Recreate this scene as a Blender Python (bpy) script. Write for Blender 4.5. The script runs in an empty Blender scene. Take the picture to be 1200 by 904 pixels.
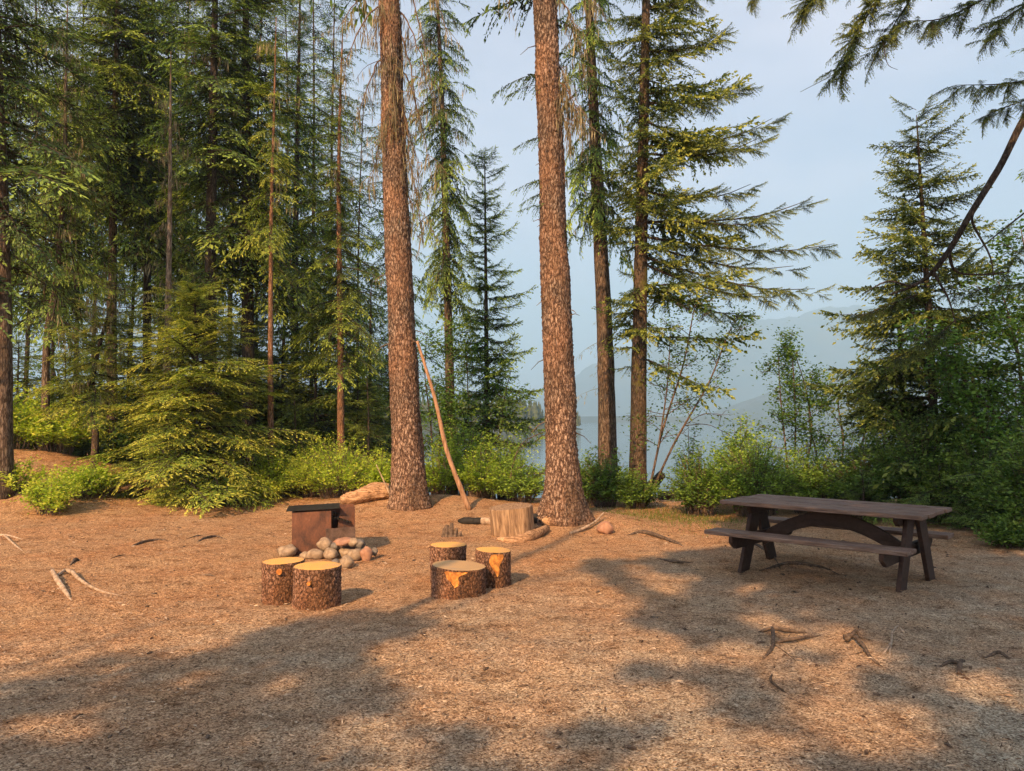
import bpy, math, random
import numpy as np
from mathutils import Vector, Matrix, noise as mnoise

random.seed(7)
RG = np.random.default_rng(11)
R = math.radians
scene = bpy.context.scene
COL = scene.collection

# ------------------------------------------------------------------ camera model (photo is 1200 x 904)
K = 889.0
CAMZ = 1.6
PITCH = math.atan(40 / K)
cp, sp = math.cos(PITCH), math.sin(PITCH)


def at(px, py, Y):
    """world point seen at photo pixel (px, py), Y metres ahead"""
    v = 452.0 - py
    dy = K * cp - v * sp
    dz = K * sp + v * cp
    s = Y / dy
    return np.array([(px - 600.0) * s, Y, CAMZ + dz * s])


# ------------------------------------------------------------------ noise + terrain
def _hash(ix, iy, seed=0):
    n = (ix.astype(np.int64) * 374761393 + iy.astype(np.int64) * 668265263 + seed * 974711) & 0x7fffffff
    n = ((n ^ (n >> 13)) * 1274126177) & 0x7fffffff
    n = n ^ (n >> 16)
    return (n & 0xffff) / 65535.0


def vnoise(x, y, seed=0):
    x = np.asarray(x, float); y = np.asarray(y, float)
    ix = np.floor(x); iy = np.floor(y)
    fx = x - ix; fy = y - iy
    fx = fx * fx * (3 - 2 * fx); fy = fy * fy * (3 - 2 * fy)
    a = _hash(ix, iy, seed); b = _hash(ix + 1, iy, seed)
    c = _hash(ix, iy + 1, seed); d = _hash(ix + 1, iy + 1, seed)
    return (a * (1 - fx) + b * fx) * (1 - fy) + (c * (1 - fx) + d * fx) * fy - 0.5


def sstep(a, b, x):
    t = np.clip((x - a) / (b - a), 0, 1)
    return t * t * (3 - 2 * t)


LAKE_Z = -2.4


def shore_y(x):
    return 17.6 + 13 * sstep(-2.0, -11.0, x) + 0.5 * np.sin(x * 0.7)


def gz(x, y):
    x = np.asarray(x, float); y = np.asarray(y, float)
    z = 0.10 * vnoise(x / 3.1, y / 3.1, 1) * sstep(2, 5, np.hypot(x, y)) + 0.05 * vnoise(x / 0.9, y / 0.9, 2)
    z = z + 0.016 * vnoise(x / 0.22, y / 0.22, 3)
    z = z + 0.95 * np.exp(-((x + 10.6) / 2.6) ** 2 - ((y - 16.2) / 2.3) ** 2)
    z = z + 0.35 * np.exp(-((x + 9.0) / 1.6) ** 2 - ((y - 13.6) / 1.1) ** 2)
    z = z + 0.22 * np.exp(-((x + 1.9) / 1.5) ** 2 - ((y - 14.1) / 1.2) ** 2)
    z = z + 0.20 * np.exp(-((x - 0.9) / 1.0) ** 2 - ((y - 12.0) / 0.8) ** 2)
    z = z + 0.3 * sstep(16, 24, y) * sstep(-3, -8, x)
    s = y - shore_y(x)
    z = z - 0.25 * sstep(-3.5, 0, s) * sstep(-4, 0, x)
    z = z - 5.5 * sstep(0, 9, s)
    return z


def ground_hit(px, py):
    Y = 8.0
    for _ in range(40):
        p = at(px, py, Y)
        g = float(gz(p[0], p[1]))
        k = (p[2] - CAMZ) / Y
        if k > -0.01:
            break
        Y = 0.5 * Y + 0.5 * (g - CAMZ) / k
    p = at(px, py, Y)
    return np.array([p[0], Y, float(gz(p[0], Y))])


# ------------------------------------------------------------------ mesh collector
class MB:
    def __init__(s):
        s.v = []; s.q = []; s.t = []; s.qm = []; s.tm = []; s.tint = []; s.n = 0

    def add(s, v, q=None, t=None, tint=0.5, m=0):
        v = np.asarray(v, float).reshape(-1, 3)
        s.v.append(v)
        s.tint.append(np.broadcast_to(np.asarray(tint, float), (len(v),)))
        if q is not None and len(q):
            q = np.asarray(q, int).reshape(-1, 4); s.q.append(q + s.n)
            s.qm.append(np.broadcast_to(np.asarray(m, int), (len(q),)))
        if t is not None and len(t):
            t = np.asarray(t, int).reshape(-1, 3); s.t.append(t + s.n)
            s.tm.append(np.broadcast_to(np.asarray(m, int), (len(t),)))
        s.n += len(v)

    def merged(s):
        v = np.concatenate(s.v)
        q = np.concatenate(s.q) if s.q else np.zeros((0, 4), int)
        t = np.concatenate(s.t) if s.t else np.zeros((0, 3), int)
        qm = np.concatenate(s.qm) if s.qm else np.zeros(0, int)
        tm = np.concatenate(s.tm) if s.tm else np.zeros(0, int)
        return v, q, t, qm, tm, np.concatenate(s.tint)

    def build(s, name, mats, parent=None, smooth=False, origin=None):
        v, q, t, qm, tm, tint = s.merged()
        if origin is not None:
            v = v - np.asarray(origin)
        me = bpy.data.meshes.new(name)
        me.vertices.add(len(v)); me.vertices.foreach_set('co', v.astype(np.float32).ravel())
        loops = np.concatenate([q.ravel(), t.ravel()]).astype(np.int32)
        me.loops.add(len(loops)); me.loops.foreach_set('vertex_index', loops)
        nq, nt = len(q), len(t)
        me.polygons.add(nq + nt)
        st = np.concatenate([np.arange(nq) * 4, nq * 4 + np.arange(nt) * 3]).astype(np.int32)
        me.polygons.foreach_set('loop_start', st)
        me.polygons.foreach_set('material_index', np.concatenate([qm, tm]).astype(np.int32))
        me.polygons.foreach_set('use_smooth', np.full(nq + nt, smooth, dtype=bool))
        a = me.attributes.new('tint', 'FLOAT', 'POINT')
        a.data.foreach_set('value', tint.astype(np.float32))
        me.update(calc_edges=True)
        me.validate()
        if not isinstance(mats, (list, tuple)):
            mats = [mats]
        for m in mats:
            me.materials.append(m)
        o = bpy.data.objects.new(name, me)
        COL.objects.link(o)
        if origin is not None and parent is None:
            o.location = origin
        if parent is not None:
            o.parent = parent
        return o


def tag(o, label=None, cat=None, group=None, kind=None):
    if label: o['label'] = label
    if cat: o['category'] = cat
    if group: o['group'] = group
    if kind: o['kind'] = kind
    return o


def empty(name, loc, label=None, cat=None, group=None, rz=0):
    o = bpy.data.objects.new(name, None)
    o.empty_display_size = 0.2
    o.location = loc; o.rotation_euler = (0, 0, rz)
    COL.objects.link(o)
    return tag(o, label, cat, group)


def nrm(a):
    a = np.asarray(a, float)
    return a / (np.linalg.norm(a, axis=-1, keepdims=True) + 1e-12)


def tube(mb, pts, rad, sides=8, cap=True, tint=0.5, m=0, rough=0.0, seed=0, flare=None):
    pts = np.asarray(pts, float); n = len(pts)
    rad = np.broadcast_to(np.asarray(rad, float), (n,))
    tan = nrm(np.gradient(pts, axis=0))
    ref = np.array([1.0, 0, 0]) if abs(tan[0][0]) < 0.8 else np.array([0, 1.0, 0])
    u = np.zeros((n, 3)); u[0] = nrm(np.cross(tan[0], ref))
    for i in range(1, n):
        w = u[i - 1] - tan[i] * np.dot(u[i - 1], tan[i])
        u[i] = nrm(w)
    w = np.cross(tan, u)
    ang = np.linspace(0, 2 * np.pi, sides, endpoint=False)
    rr = rad[:, None] * np.ones((1, sides))
    if rough:
        g = np.arange(n)[:, None] * 0.9 + seed * 13.7
        rr = rr * (1 + rough * 2 * vnoise(g + 0 * ang[None], 1.5 * np.cos(ang)[None] + 3 * np.sin(ang)[None] + seed, seed))
    if flare is not None:
        rr = rr * flare(np.arange(n)[:, None] / (n - 1), ang[None, :])
    v = pts[:, None, :] + rr[..., None] * (np.cos(ang)[None, :, None] * u[:, None, :] + np.sin(ang)[None, :, None] * w[:, None, :])
    v = v.reshape(-1, 3)
    i = np.arange(n - 1)[:, None] * sides; j = np.arange(sides)[None, :]; j2 = (j + 1) % sides
    q = np.stack([i + j, i + j2, i + sides + j2, i + sides + j], -1).reshape(-1, 4)
    t = []
    if cap:
        v = np.concatenate([v, pts[[0]], pts[[-1]]])
        c0, c1 = n * sides, n * sides + 1
        jj = np.arange(sides); jn = (jj + 1) % sides
        t = np.concatenate([np.stack([np.full(sides, c0), jn, jj], -1),
                            np.stack([np.full(sides, c1), (n - 1) * sides + jj, (n - 1) * sides + jn], -1)])
    mb.add(v, q, t, tint=tint, m=m)


def smooth_path(pts, n):
    """Catmull-Rom through pts"""
    P = np.asarray(pts, float)
    if len(P) == 2:
        return P[0] + (P[1] - P[0]) * np.linspace(0, 1, n)[:, None]
    P = np.concatenate([[2 * P[0] - P[1]], P, [2 * P[-1] - P[-2]]])
    k = len(P) - 3
    out = []
    for s in np.linspace(0, k - 1e-6, n):
        i = int(s); f = s - i
        a, b, c, d = P[i:i + 4]
        out.append(0.5 * (2 * b + (c - a) * f + (2 * a - 5 * b + 4 * c - d) * f * f + (3 * b - a - 3 * c + d) * f ** 3))
    return np.array(out)


def kites(base, d, ln, wd, roll=None, fold=0.0):
    """n pointed quads: base (n,3), direction (n,3)"""
    n = len(base)
    d = nrm(d)
    up = np.tile([0, 0, 1.0], (n, 1)) + RG.normal(0, 0.35 if roll is None else roll, (n, 3))
    side = nrm(np.cross(d, up))
    nn = np.cross(side, d)
    ln = np.broadcast_to(ln, (n,))[:, None]; wd = np.broadcast_to(wd, (n,))[:, None]
    mid = base + d * ln * 0.45 + nn * ln * fold
    v = np.stack([base, mid + side * wd * 0.5, base + d * ln, mid - side * wd * 0.5], 1).reshape(-1, 3)
    q = np.arange(4 * n).reshape(-1, 4)
    return v, q


def box(mb, c, s, rot=None, tint=0.5, m=0, bev=0.0, jit=0.0):
    """box with small chamfers; c centre, s full size"""
    h = np.asarray(s, float) / 2
    b = min(bev, min(h) * 0.6)
    if b <= 0:
        v = np.array([[x, y, z] for x in (-1, 1) for y in (-1, 1) for z in (-1, 1)], float) * h
        q = [[0, 1, 3, 2], [4, 6, 7, 5], [0, 4, 5, 1], [2, 3, 7, 6], [0, 2, 6, 4], [1, 5, 7, 3]]
        t = []
    else:
        v = []; idx = {}
        for x in (-1, 1):
            for y in (-1, 1):
                for z in (-1, 1):
                    for a in range(3):
                        p = np.array([x, y, z], float) * h
                        for k in range(3):
                            if k != a:
                                p[k] -= b * (x, y, z)[k]
                        idx[(x, y, z, a)] = len(v); v.append(p)
        v = np.array(v); q = []; t = []
        for a in range(3):
            o1, o2 = [k for k in range(3) if k != a]
            for sgn in (-1, 1):
                f = []
                for (i, j) in ((-1, -1), (1, -1), (1, 1), (-1, 1)):
                    k = [0, 0, 0]; k[a] = sgn; k[o1] = i; k[o2] = j
                    f.append(idx[(k[0], k[1], k[2], a)])
                if (sgn > 0) == (a == 1): f = f[::-1]
                q.append(f)
        for a in range(3):          # edges along axis a
            o1, o2 = [k for k in range(3) if k != a]
            for i in (-1, 1):
                for j in (-1, 1):
                    f = []
                    for sg, fa in ((-1, o1), (1, o1), (1, o2), (-1, o2)):
                        k = [0, 0, 0]; k[a] = sg; k[o1] = i; k[o2] = j
                        f.append(idx[(k[0], k[1], k[2], fa)])
                    q.append(f)
        for x in (-1, 1):
            for y in (-1, 1):
                for z in (-1, 1):
                    t.append([idx[(x, y, z, 0)], idx[(x, y, z, 1)], idx[(x, y, z, 2)]])
    if jit:
        v = v + RG.normal(0, jit, v.shape)
    if rot is not None:
        v = v @ np.array(rot.to_matrix() if hasattr(rot, 'to_matrix') else rot).T
    mb.add(v + np.asarray(c), q, t, tint=tint, m=m)


def rotz(a):
    c, s = math.cos(a), math.sin(a)
    return np.array([[c, -s, 0], [s, c, 0], [0, 0, 1]])


def roty(a):
    c, s = math.cos(a), math.sin(a)
    return np.array([[c, 0, s], [0, 1, 0], [-s, 0, c]])


def rotx(a):
    c, s = math.cos(a), math.sin(a)
    return np.array([[1, 0, 0], [0, c, -s], [0, s, c]])


# ------------------------------------------------------------------ materials
class NT:
    def __init__(s, name):
        s.m = bpy.data.materials.new(name); s.m.use_nodes = True
        s.t = s.m.node_tree; s.n = s.t.nodes; s.n.clear()
        s.out = s.n.new('ShaderNodeOutputMaterial')

    def node(s, ty, **kw):
        nd = s.n.new(ty)
        for k, v in kw.items():
            if k.startswith('_'):
                setattr(nd, k[1:], v)
            else:
                key = k.replace('_', ' ')
                nd.inputs[key].default_value = v
        return nd

    def link(s, a, b): s.t.links.new(a, b)

    def coord(s, scale=(1, 1, 1), kind='Object'):
        tc = s.n.new('ShaderNodeTexCoord'); mp = s.n.new('ShaderNodeMapping')
        mp.inputs['Scale'].default_value = scale
        s.link(tc.outputs[kind], mp.inputs[0])
        return mp.outputs[0]

    def noise(s, vec, scale, detail=4, rough=0.6, dist=0.0):
        nd = s.n.new('ShaderNodeTexNoise')
        nd.inputs['Scale'].default_value = scale; nd.inputs['Detail'].default_value = detail
        nd.inputs['Roughness'].default_value = rough; nd.inputs['Distortion'].default_value = dist
        s.link(vec, nd.inputs['Vector'])
        return nd.outputs['Fac']

    def voro(s, vec, scale, feature='F1', out='Distance'):
        nd = s.n.new('ShaderNodeTexVoronoi'); nd.feature = feature
        nd.inputs['Scale'].default_value = scale
        s.link(vec, nd.inputs['Vector'])
        return nd.outputs[out]

    def ramp(s, fac, stops, interp='LINEAR'):
        nd = s.n.new('ShaderNodeValToRGB'); cr = nd.color_ramp; cr.interpolation = interp
        while len(cr.elements) > 1: cr.elements.remove(cr.elements[-1])
        for i, (p, c) in enumerate(stops):
            e = cr.elements[0] if i == 0 else cr.elements.new(p)
            e.position = p; e.color = (c[0], c[1], c[2], 1) if len(c) == 3 else c
        s.link(fac, nd.inputs[0])
        return nd.outputs[0]

    def mix(s, fac, a, b, mode='MIX'):
        nd = s.n.new('ShaderNodeMix'); nd.data_type = 'RGBA'; nd.blend_type = mode
        for val, k in ((fac, 0), (a, 6), (b, 7)):
            if hasattr(val, 'links'):
                s.link(val, nd.inputs[k])
            elif k == 0:
                nd.inputs[0].default_value = val
            else:
                nd.inputs[k].default_value = (*val, 1)
        return nd.outputs[2]

    def math(s, op, a, b=0.0):
        nd = s.n.new('ShaderNodeMath'); nd.operation = op
        for val, inp in ((a, nd.inputs[0]), (b, nd.inputs[1])):
            if hasattr(val, 'links'): s.link(val, inp)
            else: inp.default_value = val
        return nd.outputs[0]

    def bump(s, h, strength=0.5, dist=0.02, normal=None):
        nd = s.n.new('ShaderNodeBump'); nd.inputs['Strength'].default_value = strength
        nd.inputs['Distance'].default_value = dist
        s.link(h, nd.inputs['Height'])
        if normal is not None: s.link(normal, nd.inputs['Normal'])
        return nd.outputs[0]

    def attr(s, name='tint'):
        nd = s.n.new('ShaderNodeAttribute'); nd.attribute_name = name
        return nd.outputs['Fac']

    def pbr(s, col, rough=0.8, normal=None, metal=0.0, spec=0.3):
        b = s.n.new('ShaderNodeBsdfPrincipled')
        if hasattr(col, 'links'): s.link(col, b.inputs['Base Color'])
        else: b.inputs['Base Color'].default_value = (*col, 1)
        if hasattr(rough, 'links'): s.link(rough, b.inputs['Roughness'])
        else: b.inputs['Roughness'].default_value = rough
        b.inputs['Metallic'].default_value = metal
        b.inputs['Specular IOR Level'].default_value = spec
        if normal is not None: s.link(normal, b.inputs['Normal'])
        s.link(b.outputs[0], s.out.inputs[0])
        return b


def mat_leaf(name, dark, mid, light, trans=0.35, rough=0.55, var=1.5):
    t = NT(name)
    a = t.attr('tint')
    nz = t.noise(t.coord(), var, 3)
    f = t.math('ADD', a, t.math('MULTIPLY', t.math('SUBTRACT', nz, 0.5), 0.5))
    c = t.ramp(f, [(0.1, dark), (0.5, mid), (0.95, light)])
    b = t.node('ShaderNodeBsdfPrincipled'); b.inputs['Roughness'].default_value = rough
    b.inputs['Specular IOR Level'].default_value = 0.25
    t.link(c, b.inputs['Base Color'])
    tr = t.node('ShaderNodeBsdfTranslucent')
    tc = t.mix(1.0, c, (1.3, 1.35, 0.6), 'MULTIPLY')
    t.link(tc, tr.inputs['Color'])
    mx = t.n.new('ShaderNodeMixShader'); mx.inputs[0].default_value = trans
    t.link(b.outputs[0], mx.inputs[1]); t.link(tr.outputs[0], mx.inputs[2])
    t.link(mx.outputs[0], t.out.inputs[0])
    return t.m


def mat_bark(name, dark, mid, light, sx=22, sz=9, moss=None, patch=None, dist=0.02):
    t = NT(name)
    co0 = t.coord((sx, sx, sz))
    wn = t.n.new('ShaderNodeTexNoise'); wn.inputs['Scale'].default_value = 0.7; wn.inputs['Detail'].default_value = 4; wn.inputs['Roughness'].default_value = 0.7
    t.link(co0, wn.inputs['Vector'])
    va = t.n.new('ShaderNodeVectorMath'); va.operation = 'MULTIPLY_ADD'; va.inputs[1].default_value = (2.6, 2.6, 2.6)
    t.link(wn.outputs['Color'], va.inputs[0]); t.link(co0, va.inputs[2])
    co = va.outputs[0]
    v = t.math('MULTIPLY', t.voro(co, 1.0, 'DISTANCE_TO_EDGE'), 0.55)
    n1 = t.math('ADD', t.math('MULTIPLY', t.noise(co0, 1.3, 6, 0.75), 0.85), 0.06)
    n2 = t.noise(t.coord((1.6, 1.6, 0.9)), 1.0, 3)
    h = t.math('ADD', t.math('MULTIPLY', v, 1.4), t.math('MULTIPLY', n1, 0.8))
    c = t.ramp(h, [(0.36, dark), (0.53, mid), (0.80, light)])
    if patch:
        c = t.mix(t.math('MULTIPLY', t.ramp(n2, [(0.45, (0, 0, 0)), (0.62, (1, 1, 1))]), 0.65), c, patch)
        c = t.mix(t.ramp(h, [(0.36, (1, 1, 1)), (0.53, (0, 0, 0))]), c, dark)
    gw = t.noise(t.coord((1.1, 1.1, 0.5)), 2.0, 7, 0.7)
    c = t.mix(t.ramp(gw, [(0.46, (0, 0, 0)), (0.60, (0.9, 0.9, 0.9))]), c, t.mix(1.0, c, (0.62, 0.72, 0.80), 'MULTIPLY'))
    if moss:
        n3 = t.noise(t.coord((3, 3, 2)), 1.0, 6, 0.7)
        c = t.mix(t.ramp(n3, [(0.55, (0, 0, 0)), (0.66, (0.8, 0.8, 0.8))]), c, moss)
    nr = t.bump(h, 0.9, dist)
    t.pbr(c, 0.9, nr, spec=0.15)
    return t.m


def mat_ground():
    t = NT('needle_soil')
    co = t.coord()
    fine = t.noise(co, 95, 4, 0.75)
    st = t.coord((160, 40, 60)); st2 = t.coord((45, 150, 60))
    s1 = t.noise(st, 1.0, 3, 0.7, 1.5); s2 = t.noise(st2, 1.0, 3, 0.7, 1.5)
    mid = t.noise(co, 9, 5, 0.65)
    big = t.noise(co, 0.55, 4, 0.6, 0.4)
    f = t.math('ADD', t.math('MULTIPLY', fine, 0.4), t.math('ADD', t.math('MULTIPLY', s1, 0.35), t.math('MULTIPLY', s2, 0.35)))
    grain = t.noise(co, 34, 5, 0.8)
    spk = t.n.new('ShaderNodeSeparateColor'); t.link(t.voro(co, 115, 'F1', 'Color'), spk.inputs[0])
    spk2 = t.n.new('ShaderNodeSeparateColor'); t.link(t.voro(t.coord((0.5, 1.0, 1)), 190, 'F1', 'Color'), spk2.inputs[0])
    sp = t.math('ADD', t.math('MULTIPLY', spk.outputs[0], 0.16), t.math('MULTIPLY', spk2.outputs[1], 0.12))
    f = t.math('ADD', t.math('ADD', t.math('MULTIPLY', f, 0.42), t.math('MULTIPLY', grain, 0.34)), t.math('SUBTRACT', sp, 0.015))
    c = t.ramp(f, [(0.39, (0.060, 0.044, 0.035)), (0.46, (0.24, 0.180, 0.140)), (0.54, (0.45, 0.365, 0.30)), (0.66, (0.80, 0.71, 0.62))])
    red = t.ramp(t.noise(co, 0.9, 7, 0.72), [(0.40, (0, 0, 0)), (0.64, (1, 1, 1))])
    c = t.mix(t.math('MULTIPLY', red, 0.55), c, (0.92, 0.67, 0.52), 'MULTIPLY')
    sx = t.n.new('ShaderNodeSeparateXYZ'); tc = t.n.new('ShaderNodeTexCoord'); t.link(tc.outputs['Object'], sx.inputs[0])
    d = t.math('ADD', t.math('MULTIPLY', sx.outputs[1], 0.085), t.math('MULTIPLY', sx.outputs[0], -0.05))
    d = t.math('ADD', d, t.math('MULTIPLY', t.noise(co, 0.8, 6, 0.7), 1.3))
    c = t.mix(t.ramp(d, [(0.55, (0, 0, 0)), (1.0, (1, 1, 1))]), (0.97, 0.97, 1.0), (0.98, 0.76, 0.60))
    c0 = t.ramp(f, [(0.39, (0.060, 0.044, 0.035)), (0.46, (0.24, 0.180, 0.140)), (0.54, (0.45, 0.365, 0.30)), (0.66, (0.80, 0.71, 0.62))])
    c0 = t.mix(t.math('MULTIPLY', red, 0.55), c0, (0.92, 0.67, 0.52), 'MULTIPLY')
    c = t.mix(1.0, c0, t.ramp(t.math('MULTIPLY', d, 0.5), [(0.40, (1.0, 1.04, 0.97)), (0.70, (1.02, 0.80, 0.56))]), 'MULTIPLY')  # near soil greyed to match shade, back and left tinted orange like sunlight
    m2 = t.noise(co, 4.0, 7, 0.75)
    c = t.mix(1.0, c, t.ramp(m2, [(0.34, (0.52, 0.45, 0.40)), (0.47, (1, 1, 1)), (0.68, (1.16, 1.15, 1.13))]), 'MULTIPLY')
    c = t.mix(1.0, c, t.ramp(mid, [(0.3, (0.80, 0.79, 0.78)), (0.7, (1.12, 1.11, 1.1))]), 'MULTIPLY')
    h = t.math('ADD', f, t.math('MULTIPLY', mid, 0.8))
    t.pbr(c, 0.95, t.bump(h, 1.0, 0.03), spec=0.1)
    return t.m


def mat_simple(name, c1, c2, scale=8, stretch=(1, 1, 1), rough=0.85, bump=0.3, dist=0.01, metal=0.0, c3=None, lo=0.35, hi=0.65, spec=0.2):
    t = NT(name)
    f = t.noise(t.coord(stretch), scale, 6, 0.65, 0.3)
    st = [(lo, c1), (hi, c2)]
    if c3: st.append((min(hi + 0.12, 1), c3))
    t.pbr(t.ramp(f, st), rough, t.bump(f, bump, dist), metal, spec)
    return t.m


def mat_cut(name='sawn_end_grain', g=1.0):
    """sawn end grain with rings"""
    t = NT(name)
    co = t.coord()
    w = t.n.new('ShaderNodeTexWave'); w.wave_type = 'RINGS'; w.rings_direction = 'Z'
    w.inputs['Scale'].default_value = 16; w.inputs['Distortion'].default_value = 1.6; w.inputs['Detail'].default_value = 2
    t.link(co, w.inputs['Vector'])
    n = t.noise(co, 7, 5, 0.7)
    c = t.mix(t.math('MULTIPLY', w.outputs['Fac'], 0.6), (0.74, 0.42, 0.13), (0.48, 0.24, 0.065))
    c = t.mix(t.ramp(n, [(0.46, (0, 0, 0)), (0.68, (0.7, 0.7, 0.7))]), c, (0.36, 0.27, 0.18))
    if g < 1:
        c = t.mix(0.6, c, (0.40, 0.30, 0.20))
    t.pbr(c, 0.8, t.bump(n, 0.3, 0.004), spec=0.15)
    return t.m


def mat_rust():
    t = NT('rusty_steel')
    co = t.coord((1, 1, 0.6))
    n = t.noise(co, 5, 6, 0.65, 0.4); n2 = t.noise(co, 45, 5, 0.7)
    f = t.math('ADD', t.math('MULTIPLY', n, 0.75), t.math('MULTIPLY', n2, 0.25))
    c = t.ramp(f, [(0.34, (0.03, 0.022, 0.02)), (0.48, (0.105, 0.048, 0.033)), (0.58, (0.17, 0.075, 0.045)), (0.72, (0.30, 0.20, 0.15))])
    t.pbr(c, 0.6, t.bump(f, 0.3, 0.004), 0.25, 0.4)
    return t.m


def mat_lake():
    t = NT('lake_water')
    co = t.coord((0.35, 1.0, 1))
    n = t.noise(co, 1.1, 5, 0.6, 0.2); n2 = t.noise(co, 0.08, 3)
    h = t.math('MULTIPLY', n, t.math('ADD', t.math('MULTIPLY', n2, 1.2), 0.2))
    b = t.pbr((0.045, 0.085, 0.11), 0.07, t.bump(h, 0.22, 0.10), spec=0.5)
    b.inputs['IOR'].default_value = 1.33
    return t.m


M = {}
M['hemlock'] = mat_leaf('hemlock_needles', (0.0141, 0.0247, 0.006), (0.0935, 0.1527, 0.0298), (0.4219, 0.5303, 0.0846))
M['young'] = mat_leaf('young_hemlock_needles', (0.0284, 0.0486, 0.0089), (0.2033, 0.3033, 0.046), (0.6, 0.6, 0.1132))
M['fir'] = mat_leaf('fir_needles', (0.0098, 0.0215, 0.0074), (0.0641, 0.1246, 0.0341), (0.3245, 0.4728, 0.0939), 0.28)
M['cedar'] = mat_leaf('cedar_scales', (0.0129, 0.0246, 0.0077), (0.0795, 0.1271, 0.0336), (0.3486, 0.3945, 0.0782), 0.30)
M['leaf'] = mat_leaf('alder_leaves', (0.046, 0.1107, 0.0193), (0.115, 0.2287, 0.0385), (0.23, 0.3687, 0.0688), 0.42, 0.4)
M['leafdark'] = mat_leaf('maple_leaves', (0.0126, 0.0354, 0.0095), (0.0611, 0.1408, 0.0292), (0.1737, 0.3139, 0.0661), 0.4, 0.4)
M['bushlit'] = mat_leaf('sunlit_huckleberry_leaves', (0.1209, 0.1951, 0.0243), (0.3161, 0.4661, 0.0505), (0.6, 0.6, 0.1011), 0.42, 0.45)  # leaf colour itself brightened yellow-green for bushes in the sun
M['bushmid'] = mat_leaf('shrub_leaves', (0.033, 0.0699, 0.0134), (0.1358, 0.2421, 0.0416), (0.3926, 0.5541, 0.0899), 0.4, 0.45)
M['bushshade'] = mat_leaf('shaded_shrub_leaves', (0.0101, 0.0274, 0.0083), (0.0633, 0.1322, 0.0308), (0.2277, 0.3496, 0.0729), 0.35, 0.5)  # shrub leaf colour darkened for bushes standing in shade
M['grass'] = mat_leaf('grass_blades', (0.05, 0.08, 0.015), (0.11, 0.15, 0.03), (0.22, 0.24, 0.07), 0.4)
M['lichen'] = mat_leaf('hanging_lichen', (0.085, 0.07, 0.042), (0.19, 0.165, 0.10), (0.34, 0.31, 0.20), 0.3)
M['deadtwig'] = mat_leaf('dead_twigs', (0.07, 0.045, 0.03), (0.15, 0.10, 0.065), (0.27, 0.19, 0.12), 0.1)
M['litter'] = mat_leaf('needle_litter', (0.06, 0.032, 0.02), (0.30, 0.20, 0.13), (0.62, 0.50, 0.38), 0.05, 0.8)
M['bark_spruce'] = mat_bark('spruce_bark', (0.045, 0.025, 0.018), (0.22, 0.145, 0.108), (0.50, 0.385, 0.31), 26, 9, patch=(0.25, 0.135, 0.08))
M['bark_grey'] = mat_bark('grey_bark', (0.04, 0.028, 0.022), (0.15, 0.11, 0.085), (0.28, 0.23, 0.19), 30, 6, patch=(0.17, 0.11, 0.075))
M['bark_moss'] = mat_bark('mossy_bark', (0.03, 0.022, 0.016), (0.10, 0.07, 0.05), (0.20, 0.155, 0.12), 30, 8, moss=(0.10, 0.105, 0.02))
M['bark_red'] = mat_bark('reddish_bark', (0.07, 0.035, 0.02), (0.24, 0.13, 0.08), (0.38, 0.24, 0.16), 30, 8)
M['bark_dark'] = mat_bark('dark_bark', (0.022, 0.016, 0.013), (0.065, 0.05, 0.04), (0.13, 0.105, 0.09), 26, 7)
M['bark_pale'] = mat_bark('pale_bark', (0.10, 0.07, 0.05), (0.28, 0.21, 0.16), (0.45, 0.38, 0.31), 20, 4)
M['bark_log'] = mat_bark('log_bark', (0.045, 0.025, 0.018), (0.25, 0.135, 0.090), (0.46, 0.31, 0.24), 38, 26, patch=(0.27, 0.11, 0.045), dist=0.015)
M['ground'] = mat_ground()
M['cut'] = mat_cut()
M['cutgrey'] = mat_cut('greyed_end_grain', 0.5)
M['knot'] = mat_simple('fresh_knot_wood', (0.34, 0.13, 0.035), (0.66, 0.29, 0.07), 22, rough=0.8, bump=0.5, lo=0.4, hi=0.6)
M['drift'] = mat_simple('weathered_driftwood', (0.14, 0.075, 0.04), (0.42, 0.26, 0.15), 6, (0.9, 6, 6), bump=0.8, dist=0.02, c3=(0.52, 0.36, 0.23), lo=0.38, hi=0.55)
M['block'] = mat_simple('weathered_sawn_wood', (0.11, 0.065, 0.04), (0.30, 0.20, 0.125), 5, (7, 7, 0.7), bump=0.7, dist=0.012, c3=(0.40, 0.29, 0.19), lo=0.36, hi=0.55)
M['pole'] = mat_simple('peeled_pole', (0.17, 0.095, 0.055), (0.40, 0.25, 0.16), 5, (5, 5, 0.8), bump=0.5)
M['root'] = mat_simple('bleached_root', (0.18, 0.125, 0.085), (0.48, 0.38, 0.29), 9, (2, 2, 2), bump=0.6)
M['rootdark'] = mat_simple('brown_root', (0.035, 0.024, 0.019), (0.17, 0.125, 0.095), 12, (2, 2, 2), bump=0.6)
M['char'] = mat_simple('charred_wood', (0.008, 0.008, 0.008), (0.03, 0.028, 0.027), 14, bump=0.7, rough=0.7)
M['stone'] = mat_simple('river_stone', (0.17, 0.125, 0.09), (0.36, 0.28, 0.20), 12, bump=0.25, c3=(0.5, 0.44, 0.37))
M['stonered'] = mat_simple('red_stone', (0.24, 0.13, 0.09), (0.38, 0.22, 0.15), 12, bump=0.25)
M['stonedark'] = mat_simple('grey_stone', (0.09, 0.08, 0.075), (0.20, 0.18, 0.16), 12, bump=0.25)
M['rust'] = mat_rust()
M['rustpale'] = mat_simple('scaled_grey_rust', (0.06, 0.04, 0.035), (0.15, 0.10, 0.08), 14, (1, 1, 1), 0.6, 0.4, 0.004, 0.2, c3=(0.34, 0.25, 0.19))
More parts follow.
